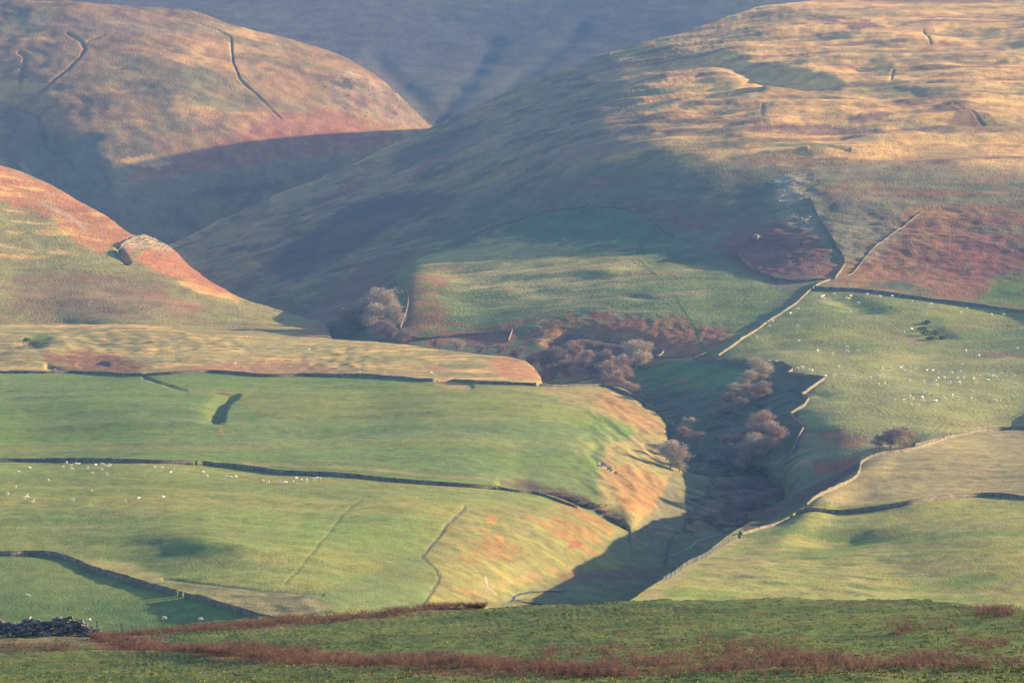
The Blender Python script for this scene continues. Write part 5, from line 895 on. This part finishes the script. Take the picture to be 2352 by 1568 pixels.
def scatter(name, label, mat, pts_uv, leaves, size, spread, droop, wide=.22):
    u, v = pts_uv; L = LAY['F']; v = np.maximum(v, curve_v(L.top, u) + 2); X = np.stack(surf(L, u, v), 1); n = len(X); rg = np.random.default_rng(5)
    sz = size * rg.uniform(.55, 1.25, n)
    c = np.repeat(X, leaves, 0); s = np.repeat(sz, leaves)[:, None]; m = len(c)
    an = rg.uniform(0, 2 * np.pi, m); out = np.stack([np.cos(an), np.sin(an), np.zeros(m)], 1); side = np.stack([-np.sin(an), np.cos(an), np.zeros(m)], 1)
    base = c + out * rg.uniform(0, spread, (m, 1)) * s + side * rg.normal(0, spread * .5, (m, 1)) * s
    h = rg.uniform(.5, 1.0, (m, 1)) * s; up = np.array([0, 0, 1.0]); ls = rg.uniform(.2, .9, (m, 1))
    mid = base + up * h * .75 + out * h * ls * .5; tip = base + up * h * (.9 - droop * ls) + out * h * (ls + .35)
    w = side * h * wide
    base = base - up * .06
    V = np.stack([base - w * .35, base + w * .35, mid + w, tip, mid - w], 1).reshape(-1, 3)
    me = bpy.data.meshes.new(name); me.vertices.add(len(V)); me.vertices.foreach_set('co', V.astype(np.float32).ravel()); me.loops.add(m * 5); me.polygons.add(m)
    me.loops.foreach_set('vertex_index', np.arange(m * 5, dtype=np.int32)); me.polygons.foreach_set('loop_start', np.arange(0, m * 5, 5, dtype=np.int32)); me.update(calc_edges=True); me.materials.append(mat)
    o = link(name, me); tag(o, label, None, None, 'stuff'); return o
def band(pts, n, th):
    C = smooth_curve([(p[0], p[1]) for p in pts], 8); T = np.interp(np.linspace(0, 1, len(C)), np.linspace(0, 1, len(pts)), [p[2] for p in pts]); rg = np.random.default_rng(len(pts) + n)
    q = rg.random(n) * (len(C) - 1); i = q.astype(int); f = q - i; u = C[i, 0] * (1 - f) + C[i + 1, 0] * f; v = C[i, 1] * (1 - f) + C[i + 1, 1] * f + rg.uniform(-1, 1, n) * T[i]
    keep = gnoise(u / 30, v / 9, 12) + .35 * gnoise(u / 11, v / 4, 13) + rg.normal(0, .22, n) > th + .12; return u[keep], v[keep]
def patch(cu, cv, ru, rv, n, th):
    rg = np.random.default_rng(int(cu)); u = cu + ru * np.clip(rg.normal(0, .5, n), -1.4, 1.4); v = cv + rv * np.clip(rg.normal(0, .5, n), -1.4, 1.4)
    keep = gnoise(u / 34, v / 9, 14) + .5 * gnoise(u / 12, v / 4, 15) + rg.normal(0, .3, n) > th + .08; return u[keep], v[keep]
B = [band([(232, 1462, 6), (330, 1458, 6), (450, 1450, 8), (560, 1442, 8), (640, 1432, 8), (760, 1424, 7), (900, 1413, 6), (1000, 1404, 4), (1060, 1400, 2), (1110, 1402, 1)], 1500, -.6),
     band([(210, 1470, 4), (300, 1486, 10), (400, 1496, 10), (470, 1505, 6), (560, 1500, 12), (640, 1508, 14), (760, 1512, 14), (880, 1520, 13), (1000, 1522, 13), (1120, 1530, 10), (1250, 1538, 8), (1420, 1543, 6)], 2600, -.45),
     patch(1290, 1500, 160, 16, 170, .15), patch(1480, 1525, 220, 14, 500, .1), patch(1700, 1500, 180, 22, 420, .2), patch(1800, 1522, 200, 16, 700, .16), patch(2000, 1535, 240, 12, 420, .25), patch(2120, 1530, 60, 14, 200, .0), patch(2180, 1545, 240, 8, 260, .05),
     patch(2290, 1410, 60, 11, 260, -.2), patch(2120, 1440, 150, 10, 110, .15), patch(2080, 1452, 40, 5, 60, .0), patch(1640, 1470, 240, 18, 90, .15), patch(2260, 1490, 80, 10, 90, .1), patch(120, 1492, 140, 5, 120, -.2), patch(1600, 1548, 700, 8, 500, .0)]
def fern_bed(name, label, mat, pts_uv, nf, size):
    u, v = pts_uv; L = LAY['F']; v = np.maximum(v, curve_v(L.top, u) + 2); X = np.stack(surf(L, u, v), 1); rg = np.random.default_rng(9)
    n = len(X); sz = np.repeat(size * rg.uniform(.45, 1.25, n), nf); c = np.repeat(X, nf, 0); m = len(c); an = rg.uniform(0, 2 * np.pi, m); le = rg.uniform(.35, 1.1, m)
    o = np.stack([np.cos(an), np.sin(an), 0 * an], 1); sd = np.stack([-np.sin(an), np.cos(an), 0 * an], 1); c = c + o * rg.uniform(0, .25, (m, 1)) * sz[:, None]; VV = []
    K_ = 9
    for k in range(K_):
        t = (k + .6) / K_; h = sz * (t * 1.25 - .62 * le * t * t); r = sz * le * t * t * .9; P = c + o * r[:, None]; P[:, 2] += h
        ln = sz * .30 * (1.05 - t) * (1 if k > 1 else .25); w = sz * .045
        for sg in (-1, 1):
            d = sd * sg + o * .35; d = d * ln[:, None]; e = o * w[:, None]; dz = rg.uniform(-.5, .1, m) * ln; tip = P + d; tip[:, 2] += dz
            VV.append(np.stack([P - e, P + e, tip], 1))
    V = np.concatenate(VV).reshape(-1, 3); q = len(V) // 3
    me = bpy.data.meshes.new(name); me.vertices.add(len(V)); me.vertices.foreach_set('co', V.astype(np.float32).ravel()); me.loops.add(q * 3); me.polygons.add(q)
    me.loops.foreach_set('vertex_index', np.arange(q * 3, dtype=np.int32)); me.polygons.foreach_set('loop_start', np.arange(0, q * 3, 3, dtype=np.int32)); me.update(calc_edges=True); me.materials.append(mat)
    o = link(name, me); tag(o, label, None, None, 'stuff')
fern_bed('bracken', 'rust brown dead bracken in bands across the near slope', M_BRK, (np.concatenate([b[0] for b in B]), np.concatenate([b[1] for b in B])), 7, .72)
rg = np.random.default_rng(3); n_ = 26000; uu = rg.uniform(-200, 2560, n_); vv = 1380 + 200 * rg.random(n_) ** .8
vv = np.maximum(vv, curve_v(LAY['F'].top, uu) + 3); kp = gnoise(uu / 40, vv / 6, 17) + .6 * gnoise(uu / 12, vv / 3, 18) > -.15
scatter('grass', 'coarse green grass tufts on the near slope', M_GRS, (uu[kp], vv[kp]), 5, .11, 1.6, .5, .14)
# ================================================================= air
def haze():
    m = bpy.data.materials.new('air'); m.use_nodes = True; n = m.node_tree; n.nodes.clear()
    o = n.nodes.new('ShaderNodeOutputMaterial'); p = n.nodes.new('ShaderNodeVolumePrincipled')
    p.inputs['Color'].default_value = HAZE_COL; p.inputs['Density'].default_value = HAZE_D; p.inputs['Anisotropy'].default_value = 0.1
    n.links.new(p.outputs[0], o.inputs['Volume'])
    x0, x1, y0, y1, z0, z1 = -1600, 1600, -60, 6000, 60, 660
    vs = [(x, y, z) for x in (x0, x1) for y in (y0, y1) for z in (z0, z1)]
    fs = [(0, 1, 3, 2), (4, 6, 7, 5), (0, 4, 5, 1), (2, 3, 7, 6), (0, 2, 6, 4), (1, 5, 7, 3)]
    me = bpy.data.meshes.new('haze'); me.from_pydata(vs, [], fs); me.materials.append(m)
    h = bpy.data.objects.new('haze', me); COL.objects.link(h); h['kind'] = 'stuff'; h['label'] = 'thin bluish air haze filling the valley'
HAZE_COL = (.20, .42, 1.0, 1); HAZE_D = 3.9e-5
haze()
